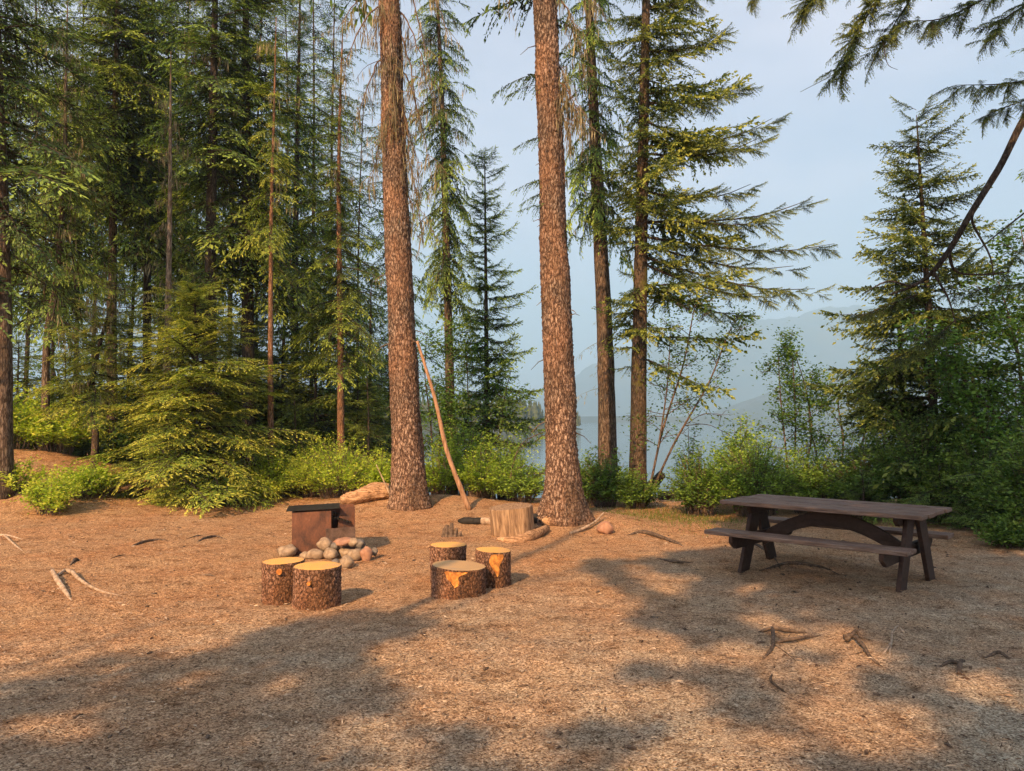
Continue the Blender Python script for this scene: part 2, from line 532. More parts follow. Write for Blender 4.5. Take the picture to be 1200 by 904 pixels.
M['iron'] = mat_simple('black_iron', (0.012, 0.012, 0.012), (0.04, 0.035, 0.03), 20, bump=0.3, rough=0.55, metal=0.3)
M['tabletop'] = mat_simple('worn_brown_planks', (0.085, 0.053, 0.043), (0.20, 0.138, 0.112), 4, (1.0, 14, 14), bump=0.8, dist=0.008, c3=(0.34, 0.28, 0.25), lo=0.36, hi=0.6, rough=0.62)
M['tablebrown'] = mat_simple('brown_painted_timber', (0.028, 0.016, 0.013), (0.058, 0.033, 0.027), 5, (2, 5, 5), bump=0.35, dist=0.006, rough=0.6)
M['lake'] = mat_lake()
M['mount'] = mat_simple('forested_slope', (0.03, 0.045, 0.03), (0.07, 0.08, 0.055), 0.01, bump=0.0, rough=1)
M['fartree'] = mat_simple('far_conifers', (0.035, 0.05, 0.02), (0.09, 0.105, 0.04), 0.3, bump=0.0, rough=1)
M['sand'] = mat_simple('shore_sand', (0.28, 0.24, 0.2), (0.4, 0.35, 0.3), 0.6, bump=0, rough=1)

# ------------------------------------------------------------------ ground, lake, far land
def ticks(dense_lo, dense_hi, step, lim_lo, lim_hi, g=1.17):
    mid = list(np.arange(dense_lo, dense_hi + 1e-6, step))
    a = []; s = step; x = dense_lo
    while x > lim_lo:
        s *= g; x -= s; a.append(x)
    b = []; s = step; x = dense_hi
    while x < lim_hi:
        s *= g; x += s; b.append(x)
    return np.array(a[::-1] + mid + b)


def build_ground():
    xs = ticks(-11, 9.5, 0.055, -4300, 4300)
    ynear = [1.2]
    while ynear[-1] < 20: ynear.append(ynear[-1] + 0.022 + ynear[-1] * 0.0055)
    yb = ticks(0, 1.15, 0.2, -900, 1.1)
    ya = []; s = 0.15; y = ynear[-1]
    while y < 4200:
        s *= 1.16; y += s; ya.append(y)
    ys = np.array(list(yb[yb < 1.1]) + ynear + ya)
    X, Y = np.meshgrid(xs, ys)
    Z = gz(X, Y)
    Z += (0.014 * vnoise(X / 0.06, Y / 0.06, 5) + 0.018 * np.abs(vnoise(X / 0.13, Y / 0.11, 6))) * (np.hypot(X, Y) < 25)
    v = np.stack([X, Y, Z], -1).reshape(-1, 3)
    nx, ny = len(xs), len(ys)
    i = np.arange(ny - 1)[:, None] * nx; j = np.arange(nx - 1)[None]
    q = np.stack([i + j, i + j + 1, i + nx + j + 1, i + nx + j], -1).reshape(-1, 4)
    mb = MB(); mb.add(v, q)
    tag(mb.build('ground', M['ground'], smooth=True), kind='structure')


build_ground()

mb = MB()
mb.add([[-4200, 15, LAKE_Z], [4200, 15, LAKE_Z], [4200, 4100, LAKE_Z], [-4200, 4100, LAKE_Z]], [[0, 1, 2, 3]])
tag(mb.build('lake', M['lake']), kind='structure')


def ridge(name, Y0, depth, prof, nseed, amp, mat, nx=220, ny=40, x0=None, x1=None):
    """prof: list of (px, py) of the skyline as seen at distance Y0"""
    pts = np.array([at(a, b, Y0) for a, b in prof])
    xs = np.linspace(pts[0][0] if x0 is None else x0, pts[-1][0] if x1 is None else x1, nx)
    hz = np.interp(xs, pts[:, 0], pts[:, 2])
    t = np.linspace(-1, 1, ny)
    X, T = np.meshgrid(xs, t)
    H = (hz[None] - LAKE_Z) * (1 - np.abs(T) ** 1.15)
    sc = depth / 5.0
    Yw = Y0 + T * depth
    nz = vnoise(X / sc, Yw / sc, nseed) + 0.5 * vnoise(X / sc * 2.3, Yw / sc * 2.3, nseed + 1) + 0.25 * vnoise(X / sc * 6, Yw / sc * 6, nseed + 2)
    H = H + nz * amp * (1 - np.abs(T) * 0.9) * np.clip(H / (amp * 3), 0, 1)
    Z = LAKE_Z - 1.0 + np.maximum(H, 0) + np.where(np.abs(T) > 0.99, -2, 0.6)
    v = np.stack([X, Yw, Z], -1).reshape(-1, 3)
    i = np.arange(ny - 1)[:, None] * nx; j = np.arange(nx - 1)[None]
    q = np.stack([i + j, i + j + 1, i + nx + j + 1, i + nx + j], -1).reshape(-1, 4)
    mb = MB(); mb.add(v, q)
    return tag(mb.build(name, mat, smooth=True), kind='structure')


ridge('mountain', 3000, 700, [(440, 492), (560, 491), (600, 477), (640, 455), (690, 428), (740, 408), (800, 395), (880, 378), (950, 362), (1000, 356), (1100, 362), (1240, 372), (1500, 410)], 21, 45, M['mount'], 260, 60)
ridge('hills', 1500, 300, [(780, 494), (850, 480), (900, 463), (950, 444), (990, 436), (1040, 440), (1120, 452), (1260, 470), (1500, 480)], 31, 12, M['mount'], 220, 50)
ridge('far_shore', 1250, 60, [(-700, 480), (300, 482), (560, 486), (640, 488), (760, 487), (900, 489), (1500, 486)], 41, 1.5, M['mount'], 200, 12)
ridge('peninsula', 330, 42, [(-600, 470), (200, 474), (520, 480), (600, 486), (640, 491), (668, 497), (684, 503)], 51, 1.2, M['mount'], 120, 20)

# treeline on the peninsula: countless far conifers, one mass
mb = MB()
for k in range(1500):
    x = RG.uniform(at(-300, 0, 330)[0], at(676, 0, 330)[0])
    y = 330 + RG.uniform(-30, 34)
    f = np.interp(x, [at(520, 0, 330)[0], at(610, 0, 330)[0], at(678, 0, 330)[0]], [1.0, 0.85, 0.42])
    h = f * RG.uniform(7, 13.5)
    z0 = LAKE_Z + 0.8 + 3.5 * max(0, 1 - abs(y - 330) / 36) * f
    n = 7; lay = 6
    for l in range(lay):
        a = RG.uniform(0, 6.28) + np.arange(n) * 2 * np.pi / n
        zb = z0 + h * l / lay * 0.95; zt = z0 + h * min(1, (l + 1.9) / lay)
        r = h * 0.17 * (1 - l / lay * 0.85) * RG.uniform(0.6, 1.25, n)
        v = np.concatenate([np.stack([x + r * np.cos(a), y + r * np.sin(a), zb + RG.uniform(-.3, .3, n)], -1), [[x, y, zt]]])
        mb.add(v, t=[[i, (i + 1) % n, n] for i in range(n)])
tag(mb.build('far_treeline', M['fartree']), 'far line of conifers along the wooded spit across the lake', 'treeline', kind='stuff')


# ------------------------------------------------------------------ bough templates (unit length along +X)
def bough(nlat=22, lat=0.42, kl=0.10, kw=0.022, ds=0.045, hang=0.25, gap=0.12, seed=0, droopk=0.0, wood=0.012, mess=0.18, rollk=0.35):
    g = np.random.default_rng(seed)
    B, D, LN, T = [], [], [], []
    mb = MB()
    for i in range(nlat):
        t = 0.10 + 0.88 * (i + g.uniform(0, 0.6)) / nlat
        if g.uniform() < gap: continue
        sgn = 1 if i % 2 else -1
        a = sgn * (R(62) - R(26) * t + g.normal(0, 0.12))
        l = (lat * (1 - t) ** 0.75 * min(1, 0.45 + t * 2.2) + 0.07) * g.uniform(0.4, 1.25)
        zs = g.normal(0, 0.14)
        d = np.array([math.cos(a), math.sin(a), zs])
        cv = g.normal(0, 0.25)
        n = max(3, int(l / ds))
        s = (np.arange(n) + g.uniform(0, 1, n) * 0.6) / n
        base = np.array([t, 0, 0]) + d * (s * l)[:, None]
        base[:, 2] -= hang * l * s ** 1.6
        base[:, 0] += cv * l * s ** 2 * 0.5
        sg = np.where(np.arange(n) % 2 == 0, 1, -1)
        aa = a + sg * R(46) * (1 - 0.4 * s) + g.normal(0, mess, n)
        dd = np.stack([np.cos(aa), np.sin(aa), -hang * 0.9 * s - droopk + g.normal(0, mess, n)], -1)
        B.append(base); D.append(dd)
        LN.append(kl * (1.05 - 0.55 * s) * g.uniform(0.7, 1.25, n))
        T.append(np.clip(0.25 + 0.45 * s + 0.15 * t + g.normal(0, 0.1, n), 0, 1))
        B.append(base[-1:]); D.append(np.array([[d[0], d[1], -hang * 1.2 - droopk]])); LN.append(np.array([kl * 0.9])); T.append(np.array([0.75]))
        # lateral twig
        e = np.array([t, 0, 0]) + d * l * 0.9; e[2] -= hang * l * 0.8
        w = l * 0.012 + 0.0015
        perp = np.array([-d[1], d[0], 0]) * w
        b0 = np.array([t, 0, 0.0])
        mb.add([b0 - perp, b0 + perp, e + perp * .3, e - perp * .3], [[0, 1, 2, 3]], m=1)
    # tip
    n = 6; s = np.linspace(0.9, 1.0, n)
    B.append(np.stack([s, 0 * s, 0 * s], -1)); aa = np.array([0.6, -0.6, 0.4, -0.4, 0.15, 0]); 
    D.append(np.stack([np.cos(aa), np.sin(aa), 0 * aa - droopk], -1)); LN.append(np.full(n, kl * 0.8)); T.append(np.full(n, 0.8))
    B = np.concatenate(B); D = np.concatenate(D); LN = np.concatenate(LN); T = np.concatenate(T)
    v, q = kites(B, D, LN * 1.15, LN * (kw / kl) * 1.5 * g.uniform(0.8, 1.3, len(LN)), roll=rollk)
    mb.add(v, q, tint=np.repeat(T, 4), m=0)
    xs = np.linspace(0, 0.97, 7)
    tube(mb, np.stack([xs, 0.012 * np.sin(xs * 9 + seed), 0 * xs], -1), wood * (1.02 - xs), 4, cap=False, m=1)
    return mb.merged()


def tset(**kw):
    return [bough(seed=s * 17 + 3, **kw) for s in range(5)]


TP = {
    'hem_hi': tset(nlat=44, lat=0.42, kl=0.036, kw=0.0085, ds=0.0115, hang=0.22, gap=0.12, mess=0.25),
    'hem': tset(nlat=34, lat=0.42, kl=0.054, kw=0.0145, ds=0.0185, hang=0.30, gap=0.18, mess=0.28),
    'fir': tset(nlat=32, lat=0.44, kl=0.057, kw=0.0155, ds=0.020, hang=0.45, gap=0.2, droopk=0.15, mess=0.3),
    'fir_lo': tset(nlat=24, lat=0.44, kl=0.080, kw=0.021, ds=0.036, hang=0.45, gap=0.22, droopk=0.2, mess=0.3),
    'ced': tset(nlat=32, lat=0.38, kl=0.060, kw=0.019, ds=0.017, hang=0.7, gap=0.24, droopk=0.45, wood=0.009, rollk=0.9, mess=0.55),
    'ced_hi': tset(nlat=34, lat=0.40, kl=0.055, kw=0.018, ds=0.0145, hang=0.42, gap=0.2, droopk=0.28, wood=0.009, rollk=0.9, mess=0.55),
    'dead': tset(nlat=11, lat=0.35, kl=0.13, kw=0.009, ds=0.10, hang=0.9, gap=0.3, droopk=0.8, wood=0.010, rollk=0.8),
}


def put_bough(mb, kind, p, az, L, pitch, droop, tint=0.0, wscale=1.0, up=0.0):
    v, q, t, qm, tm, ti = TP[kind][RG.integers(5)]
    v = v.copy()
    if RG.uniform() < 0.5: v[:, 1] *= -1
    v[:, 1] *= wscale * RG.uniform(0.85, 1.15)
    x = v[:, 0]
    k = RG.normal(0, 0.12)
    v[:, 1] += k * x * x
    v[:, 2] += -droop * x ** 2 + up * x ** 5
    v = v * L
    v = v @ rotx(RG.normal(0, 0.18)).T @ roty(-pitch).T @ rotz(az).T
    mb.add(v + p, q, t, tint=np.clip(ti + tint + RG.normal(0, 0.06), 0, 1), m=0)
    # fix material slots
    mb.qm[-1] = qm
    if len(t): mb.tm[-1] = tm


def add_lichen(mb, p, n=20, spread=0.1, ln=(0.1, 0.4), w=0.02, tint=0.5):
    b = p + RG.normal(0, spread, (n, 3)) * np.array([1, 1, 0.5])
    d = np.stack([RG.normal(0, 0.12, n), RG.normal(0, 0.12, n), -np.ones(n)], -1)
    l = RG.uniform(*ln, n)
    v, q = kites(b, d, l, RG.uniform(0.4, 1.3, n) * w, roll=1.5)
    # raggedness: second shorter strand offset
    mb.add(v, q, tint=np.repeat(np.clip(tint + RG.normal(0, 0.2, n), 0, 1), 4), m=0)


class Trunk:
    """trunk path from photo pixels at depth Y: pts = [(px, py), ...] bottom to top, continued upward to height ztop"""
    def __init__(s, pts, Y, r0, ztop, Ylean=0.0):
        P = []
        b = at(pts[0][0], pts[0][1], Y)
        b[2] = float(gz(b[0], Y)) - 0.12
        P.append(b)
        for k, (px, py) in enumerate(pts[1:]):
            P.append(at(px, py, Y + Ylean * (k + 1)))
        P = np.array(P)
        if ztop > P[-1][2] + 0.3:
            d = (P[-1] - P[-2]); d = d / max(d[2], 1e-3)
            d[:2] *= 0.6
            P = np.concatenate([P, [P[-1] + d * (ztop - P[-1][2])]])
        s.P = P; s.r0 = r0; s.base = P[0]; s.H = P[-1][2] - P[0][2]
        s.path = smooth_path(P, 60)

    def pos(s, z):
        zz = s.path[:, 2]
        return np.array([np.interp(z, zz, s.path[:, 0]), np.interp(z, zz, s.path[:, 1]), z])

    def rad(s, z):
        t = np.clip((z - s.base[2]) / s.H, 0, 1)
        return s.r0 * (1 - t) ** 0.75 + 0.006

    def mesh(s, mat, parent, sides=10, n=50, flare=0.25, name='trunk', seed=1, rough=0.05):
        pts = smooth_path(s.P, n)
        h = pts[:, 2] - pts[0, 2]
        r = s.rad(pts[:, 2]) * (1 + flare * np.exp(-h / (s.r0 * 2.2)))
        mb = MB(); tube(mb, pts, r, sides, rough=rough, seed=seed)
        return mb.build(name, mat, parent, smooth=True, origin=s.base)


def conifer(name, label, tr, bark, foliage, tmpl, z0, z1, nb, Lbot, Ltop=0.15, prof=1.0, pitch=(-0.25, 0.5), droop=0.25,
            cat='tree', group=None, lichen=0, tint=0.0, sides=10, lean_az=None, lean_amt=0.0, up=0.0, flare=0.25, thin=None, wscale=1.0, snags=0, wh=0.0):
    root = empty(name, tuple(tr.base), label, cat, group)
    tr.mesh(M[bark], root, sides, flare=flare, seed=random.randint(0, 99))
    mb = MB(); lm = MB()
    az = RG.uniform(0, 6.28)
    for i in range(nb):
        f = (i + RG.uniform(0, 1)) / nb
        z = z0 + (z1 - z0) * f
        if wh:
            z = round(z / wh) * wh
        if thin is not None and RG.uniform() < thin(f): continue
        az += 2.399 + RG.normal(0, 0.3)
        L = (Ltop + (Lbot - Ltop) * (1 - f) ** prof) * RG.uniform(0.45, 1.25)
        z += RG.normal(0, 0.035 if wh else 0.12)
        if lean_az is not None:
            L *= 1 + lean_amt * math.cos(az - lean_az)
        pt = pitch[0] + (pitch[1] - pitch[0]) * f ** 1.5 + RG.normal(0, 0.15)
        p = tr.pos(z)
        put_bough(mb, tmpl, p, az, L, pt, droop * (1 - 0.5 * f), tint + RG.normal(0, 0.05), wscale, up)
        if lichen and RG.uniform() < lichen:
            for _ in range(2):
                s = RG.uniform(0.2, 0.8)
                q = p + np.array([math.cos(az), math.sin(az), 0]) * L * s * math.cos(pt) + np.array([0, 0, L * (s * math.sin(pt) - droop * s * s)])
                add_lichen(lm, q, 10, 0.07, (0.08, 0.32), 0.022)
    for _ in range(snags):
        z = RG.uniform(tr.base[2] + 1.2, z0 + 0.3)
        put_bough(lm, 'dead', tr.pos(z), RG.uniform(0, 6.28), RG.uniform(0.3, 0.9), RG.uniform(-0.3, 0.1), 0.3)
        lm.qm[-1] = np.zeros_like(lm.qm[-1])
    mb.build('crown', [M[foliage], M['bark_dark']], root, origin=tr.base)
    if lm.n:
        lm.build('lichen_clumps', M['lichen'], root, origin=tr.base)
    return root


def zof(px, py, Y): return float(at(px, py, Y)[2])


# ------------------------------------------------------------------ the two big spruces
def bark_disp(x, y, z, sd):
    w = mnoise.noise_vector((x * 0.6 + sd, y * 0.6, z * 0.6))
    dd, _ = mnoise.voronoi((x + w[0] * 1.6, y + w[1] * 1.6, z * 0.62 + w[2] * 1.6 + sd * 3))
    return 0.55 * min(dd[1] - dd[0], 0.5) + 0.30 * (mnoise.noise((x * 2.3, y * 2.3, z * 1.4 + sd)) + 0.4)


def big_spruce(label, base, P, r0, seed, roots, fla=0.17):
    """P: trunk axis points; detailed flaky bark geometry"""
    root = empty('spruce_tree', tuple(base), label, 'tree', None)
    n, sides = 520, 84
    pts = smooth_path(P, n)
    h = pts[:, 2] - base[2]
    H = h[-1]
    ang = np.linspace(0, 2 * np.pi, sides, endpoint=False)
    r = r0 * (1 - 0.36 * np.clip(h / 9.5, 0, None) / 1.0 * 0.9)
    r = np.maximum(r, 0.10)
    fl = 1 + fla * np.exp(-np.clip(h, 0, None) / 0.35) + 0.10 * np.exp(-np.clip(h, 0, None) / 1.3)
    rr = (r * fl)[:, None] * np.ones((1, sides))
    for (a, w, amp) in roots:       # buttress roots
        da = (ang - a + np.pi) % (2 * np.pi) - np.pi
        rr += r0 * amp * 0.7 * np.exp(-(da / w) ** 2)[None] * np.exp(-np.clip(h, 0, None) / 0.28)[:, None]
    # flakes
    arc = ang[None] * r0 * 22
    cz = h[:, None] * 15
    cx = np.cos(ang)[None] * r0 * 30; cy = np.sin(ang)[None] * r0 * 30
    disp = np.zeros_like(rr)
    for i in range(n):
        zz = h[i] * 20
        for j in range(sides):
            disp[i, j] = bark_disp(cx[0, j], cy[0, j], zz, seed)
    low = vnoise(arc / 4 + seed, cz / 9, seed)
    rr = rr + disp * 0.050 + low * 0.045
    v = np.stack([pts[:, None, 0] + rr * np.cos(ang), pts[:, None, 1] + rr * np.sin(ang), pts[:, 2][:, None] + 0 * rr], -1).reshape(-1, 3)
    i = np.arange(n - 1)[:, None] * sides; j = np.arange(sides)[None, :]; j2 = (j + 1) % sides
    q = np.stack([i + j, i + j2, i + sides + j2, i + sides + j], -1).reshape(-1, 4)
    mb = MB(); mb.add(v, q)
    mb.build('trunk', M['bark_spruce'], root, smooth=True, origin=base)
    st = MB()  # short dead branch stubs scattered up the trunk
    for k in range(34):
        i = RG.integers(30, n - 1); j = RG.integers(0, sides)
        p = v.reshape(n, sides, 3)[i, j] ; d = nrm(p - pts[i]) + [0, 0, RG.uniform(-.6, .2)]
        L = RG.uniform(.05, .28)
        tube(st, [p - d * .02, p + d * L * .5, p + d * L + [0, 0, -L * .3]], [.010, .006, .003], 5, tint=RG.uniform(0, .6))
    st.build('branch_stubs', M['deadtwig'], root, origin=base)
    return root


def axis(pxs, Y, extra=3.0):
    P = [at(a, b, Y) for a, b in pxs]
    d = P[-1] - P[-2]; d = d / d[2]
    P.append(P[-1] + d * extra)
    return np.array(P)


b1 = ground_hit(481, 593)
PA = axis([(481, 610), (479, 560), (472, 420), (463, 200), (456, 0)], b1[1])
sp1 = big_spruce('tall straight spruce with lichen-hung dead boughs, pole leaning on it', b1, PA, 0.245, 3,
                 [(-0.3, 0.5, 0.5), (-1.6, 0.5, 0.35), (3.3, 0.5, 0.35), (1.5, 0.6, 0.3)])
b2 = ground_hit(660, 606)
PB = axis([(660, 625), (659, 570), (655, 430), (646, 200), (639, 0)], b2[1])
sp2 = big_spruce('tall reddish spruce with flared roots behind the sawn block', b2, PB, 0.222, 8,
                 [(-0.4, 0.45, 0.9), (-2.6, 0.4, 0.9), (-1.5, 0.4, 0.4), (1.5, 0.6, 0.4), (2.9, 0.4, 0.6)], 0.42)


def path_at(P, z):
    return np.array([np.interp(z, P[:, 2], P[:, 0]), np.interp(z, P[:, 2], P[:, 1]), z])


# dead hanging boughs on spruce 1
def dead_boughs(root, P, base, specs, lich=9, lsp=0.12, llen=(0.12, 0.5)):
    tb = MB(); lb = MB()
    for (py, az, L, drop) in specs:
        z = zof(470, py, P[0][1])
        p0 = path_at(P, z)
        az = R(az)
        d = np.array([math.cos(az), math.sin(az), 0])
        pts = smooth_path([p0, p0 + d * L * .35 + [0, 0, -0.05 * L], p0 + d * L * .7 + [0, 0, -drop * .45], p0 + d * L + [0, 0, -drop]], 14)
        pts = pts + RG.normal(0, 0.012, pts.shape)
        tube(tb, pts, np.linspace(0.020, 0.005, 14), 5, tint=0.4)
        for k in range(3, 14):
            if RG.uniform() < 0.75:
                # side twig hanging
                e = pts[k] + np.array([RG.normal(0, 0.18), RG.normal(0, 0.18), -RG.uniform(0.1, 0.5)])
                m_ = (pts[k] + e) / 2 + np.array([RG.normal(0, .05), 0, 0.05])
                tw = smooth_path([pts[k], m_, e], 6)
                tube(tb, tw, np.linspace(0.007, 0.003, 6), 3, tint=RG.uniform(0.2, 0.8))
                for q in tw[1:]:
                    add_lichen(lb, q, 3, 0.03, (0.08, 0.28), 0.015, RG.uniform(0.3, 0.7))
            add_lichen(lb, pts[k], lich // 3, 0.03, llen, 0.022, RG.uniform(0.2, 0.7))
    tb.build('dead_twig_sprays', M['deadtwig'], root, origin=base)
    lb.build('lichen_clumps', M['lichen'], root, origin=base)


dead_boughs(sp1, PA, b1, [(-90, 178, 1.0, 1.0), (-60, 10, 1.1, 1.5), (-20, 175, 0.95, 0.9), (10, 190, 0.8, 1.2), (15, 5, 0.75, 1.5), (40, -10, 0.55, 1.6), (70, 200, 0.55, 1.1),
                          (85, 15, 0.75, 1.9), (130, -5, 0.5, 1.3), (150, 185, 0.4, 1.0), (110, -40, 0.5, 1.5), (60, -70, 0.35, 1.3), (120, -110, 0.35, 0.8), (170, 10, 0.5, 1.5), (-40, 30, 0.9, 2.2),
                          (0, -120, 0.4, 0.9), (40, -80, 0.33, 1.0), (200, 0, 0.35, 0.9)])
dead_boughs(sp2, PB, b2, [(-50, 20, 0.9, 0.7), (-10, 5, 0.6, 1.0), (70, 10, 0.42, 0.7), (95, -15, 0.5, 0.6), (115, 15, 0.55, 0.25), (-80, 185, 0.7, 1.0), (125, 0, 0.35, 0.5)])
# crowns above the frame
for rt, P, b in ((sp1, PA, b1), (sp2, PB, b2)):
    mb = MB()
    top = P[-1][2] + 6
    for i in range(46):
        f = RG.uniform(0, 1); z = P[-1][2] - 1.2 + f * 7
        p = path_at(P, min(z, P[-1][2])); p[2] = z
        put_bough(mb, 'fir_lo', p, RG.uniform(0, 6.28), 1.9 * (1 - f) + 0.4, -0.2, 0.3)
    tube(mb, [P[-1], P[-1] + [0, 0, 7]], [0.12, 0.02], 8, m=1)
    mb.build('crown', [M['fir'], M['bark_dark']], rt, origin=b)
# a few living tufts on the second spruce
mb = MB()
for (py, az, L) in [(85, 175, 0.75), (100, 195, 0.6), (-5, 170, 1.1), (20, 15, 0.8), (60, 10, 0.7), (160, 185, 0.5), (210, 180, 0.55), (225, 172, 0.45), (240, 186, 0.5), (270, 5, 0.4)]:
    put_bough(mb, 'ced', path_at(PB, zof(645, py, b2[1])), R(az) if py < 150 else R(az), L * 1.1, 0.0, 0.35, -0.1)
mb.build('twig_spray', [M['fir'], M['bark_dark']], sp2, origin=b2)

# ------------------------------------------------------------------ middle trees
tr = Trunk([(530, 530), (526, 400), (519, 150), (513, 0)], 18.0, 0.125, 14)
conifer('cedar_tree', 'thin grey trunk with dark drooping crown between the two big spruces', tr, 'bark_grey', 'fir', 'ced', zof(0, 330, 18), 14.0, 175, 1.25, 0.3, 0.6, (-0.5, 0.2), 0.5,
        thin=lambda f: 0.35 if f < 0.35 else 0.0, lichen=0.2)
tr = Trunk([(572, 545), (570, 400), (568, 178)], 17.0, 0.07, zof(0, 176, 17))
conifer('spruce_tree', 'slim young spruce with open whorled branches seen against the sky between the big trunks', tr, 'bark_dark', 'fir', 'ced_hi', zof(0, 530, 17), zof(0, 178, 17), 200, 1.25, 0.32, 0.65, (0.0, 0.45), 0.08, up=0.15, thin=lambda f: 0.18)
tr = Trunk([(713, 560), (709, 400), (699, 200), (690, 0)], 15.5, 0.195, 14)
conifer('spruce_tree', 'grey-brown spruce just right of the reddish one, shaggy with lichen high up', tr, 'bark_grey', 'fir', 'ced', zof(0, 260, 15.5), 14.0, 115, 1.15, 0.3, 0.6, (-0.35, 0.1), 0.55, lichen=0.8, tint=0.12,
        sides=16, snags=10)
tr = Trunk([(747, 575), (749, 430), (753, 200), (757, 0)], 14.5, 0.165, 14.5)
ced = conifer('cedar_tree', 'mossy-trunked tree with long boughs reaching right over the lake', tr, 'bark_moss', 'cedar', 'ced_hi', zof(0, 430, 14.5), 14.5, 250, 1.45, 0.5, 0.55, (-0.1, 0.25), 0.12, up=0.15, lean_az=0.0, lean_amt=0.35,
              sides=16, tint=0.08, thin=lambda f: 0.5 if f < 0.2 else 0.15, flare=0.15)
mb = MB()
# (z pixel at trunk, tip px, tip py)
for (py0, tx, ty, kind) in [(172, 905, 145, 1), (180, 890, 168, 0), (260, 950, 240, 1), (277, 978, 292, 1), (300, 955, 345, 1), (308, 900, 350, 0), (225, 880, 222, 0), (120, 870, 105, 0), (60, 850, 40, 0), (330, 880, 372, 0),
                            (10, 845, -20, 0), (245, 905, 262, 0), (140, 860, 175, 0), (285, 930, 318, 0)]:
    p0 = tr.pos(zof(750, py0, 14.5)); p1 = at(tx, ty, 14.5 - RG.uniform(0.0, 0.9))
    d = p1 - p0; L = np.linalg.norm(d); az = math.atan2(d[1], d[0]); pt = math.asin(d[2] / L)
    tube(mb, smooth_path([p0, p0 + d * .3 + [0, 0, -0.10], p0 + d * .7 + [0, 0, -0.12], p1 + [0, 0, 0.1]], 10), np.linspace(0.028, 0.005, 10), 5, m=1)
    for s in np.linspace(0.10, 0.99, 30 if kind else 22) + RG.normal(0, 0.02):
        q = p0 + d * s + np.array([0, 0, -0.12 * 4 * s * (1 - s)])
        for sg in (-1, 1):
            if RG.uniform() < 0.14: continue
            put_bough(mb, 'ced_hi', q, az + sg * R(RG.uniform(15, 85)) * (1 - s * .4), RG.uniform(0.22, 0.62) * (1.1 - 0.35 * s), pt * .6 + RG.uniform(-0.55, 0.55), 0.15, RG.uniform(-0.15, 0.2), 1.0, 0.1)
mb.build('bough', [M['cedar'], M['bark_dark']], ced, origin=tr.base)

# ------------------------------------------------------------------ left forest
Y = 17.0
tr = Trunk([(400, 545), (399, 400), (397, 200), (402, 20)], Y, 0.085, zof(0, 18, Y))
conifer('hemlock_tree', 'orange-trunked narrow hemlock with tapering tip, left of the pole-propped spruce', tr, 'bark_red', 'hemlock', 'hem', zof(0, 420, Y), zof(0, 20, Y), 165, 1.35, 0.12, 0.8, (-0.3, 0.35), 0.28, lichen=0.10)
Y = 15.5
tr = Trunk([(318, 560), (317, 430), (318, 250), (321, 140)], Y, 0.06, zof(0, 20, Y))
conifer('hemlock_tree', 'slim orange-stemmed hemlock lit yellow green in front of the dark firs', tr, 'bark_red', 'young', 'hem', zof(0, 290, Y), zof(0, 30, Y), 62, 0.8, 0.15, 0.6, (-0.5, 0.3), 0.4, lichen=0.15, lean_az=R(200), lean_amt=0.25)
Y = 18.0
tr = Trunk([(292, 560), (290, 300), (288, 0)], Y, 0.17, 16)
conifer('fir_tree', 'dense dark fir with broad layered crown rising past the top edge', tr, 'bark_dark', 'hemlock', 'hem', zof(0, 330, Y), 15.5, 250, 2.3, 0.7, 0.8, (-0.25, 0.35), 0.25, lichen=0.08, tint=-0.08, sides=12)
Y = 17.0
tr = Trunk([(246, 570), (247, 300), (252, 0)], Y, 0.16, 15)
conifer('fir_tree', 'thick dark-trunked fir behind the wide young hemlock', tr, 'bark_dark', 'fir', 'hem', zof(0, 190, Y), 14.5, 130, 1.7, 0.7, 0.7, (-0.2, 0.3), 0.3, lichen=0.25, tint=0.05, sides=12, snags=10)
Y = 16.0
tr = Trunk([(195, 580), (196, 430), (199, 250), (200, 90)], Y, 0.085, zof(0, 60, Y))
conifer('dead_snag', 'pale weathered bare-stemmed conifer left of the wide young hemlock', tr, 'bark_pale', 'lichen', 'dead', zof(0, 480, Y), zof(0, 110, Y), 60, 0.7, 0.2, 0.3, (-0.4, 0.1), 0.4, lichen=0.4)
Y = 13.0
tr = Trunk([(3, 560), (2, 300), (-6, 0)], Y, 0.17, 13)
conifer('fir_tree', 'shadowy fir at the left edge, grey trunk and dark overhanging boughs', tr, 'bark_grey', 'fir', 'hem', zof(0, 330, Y), 12.5, 150, 2.1, 0.9, 0.6, (-0.3, 0.1), 0.35, lichen=0.35, sides=14, tint=-0.1, thin=lambda f: 0.5 if f < 0.3 else 0.0)
Y = 19.0
tr = Trunk([(131, 560), (132, 300), (138, 0)], Y, 0.13, 15)
conifer('fir_tree', 'tall fir with full green crown, second trunk in from the left edge fir', tr, 'bark_grey', 'hemlock', 'hem', zof(0, 240, Y), 14.5, 190, 2.4, 0.8, 0.6, (-0.25, 0.25), 0.3, lichen=0.15, sides=10, tint=-0.02)
Y = 16.5
tr = Trunk([(53, 540), (55, 400), (66, 330), (75, 200), (78, 60)], Y, 0.085, 11)
conifer('fir_tree', 'thin grey leaning trunk with tufted dark crown near the leafy mound', tr, 'bark_grey', 'fir', 'fir', zof(0, 400, Y), 10.5, 120, 1.4, 0.6, 0.5, (-0.2, 0.2), 0.35, lichen=0.5, thin=lambda f: 0.6 if f < 0.3 else 0)
Y = 20.0
tr = Trunk([(172, 560), (173, 300), (180, 0)], Y, 0.12, 16)
conifer('fir_tree', 'dark fir with lichen-draped middle behind the pale bare snag', tr, 'bark_dark', 'fir', 'fir', zof(0, 300, Y), 15.5, 170, 2.1, 0.8, 0.6, (-0.25, 0.2), 0.3, lichen=0.4)
Y = 21.0
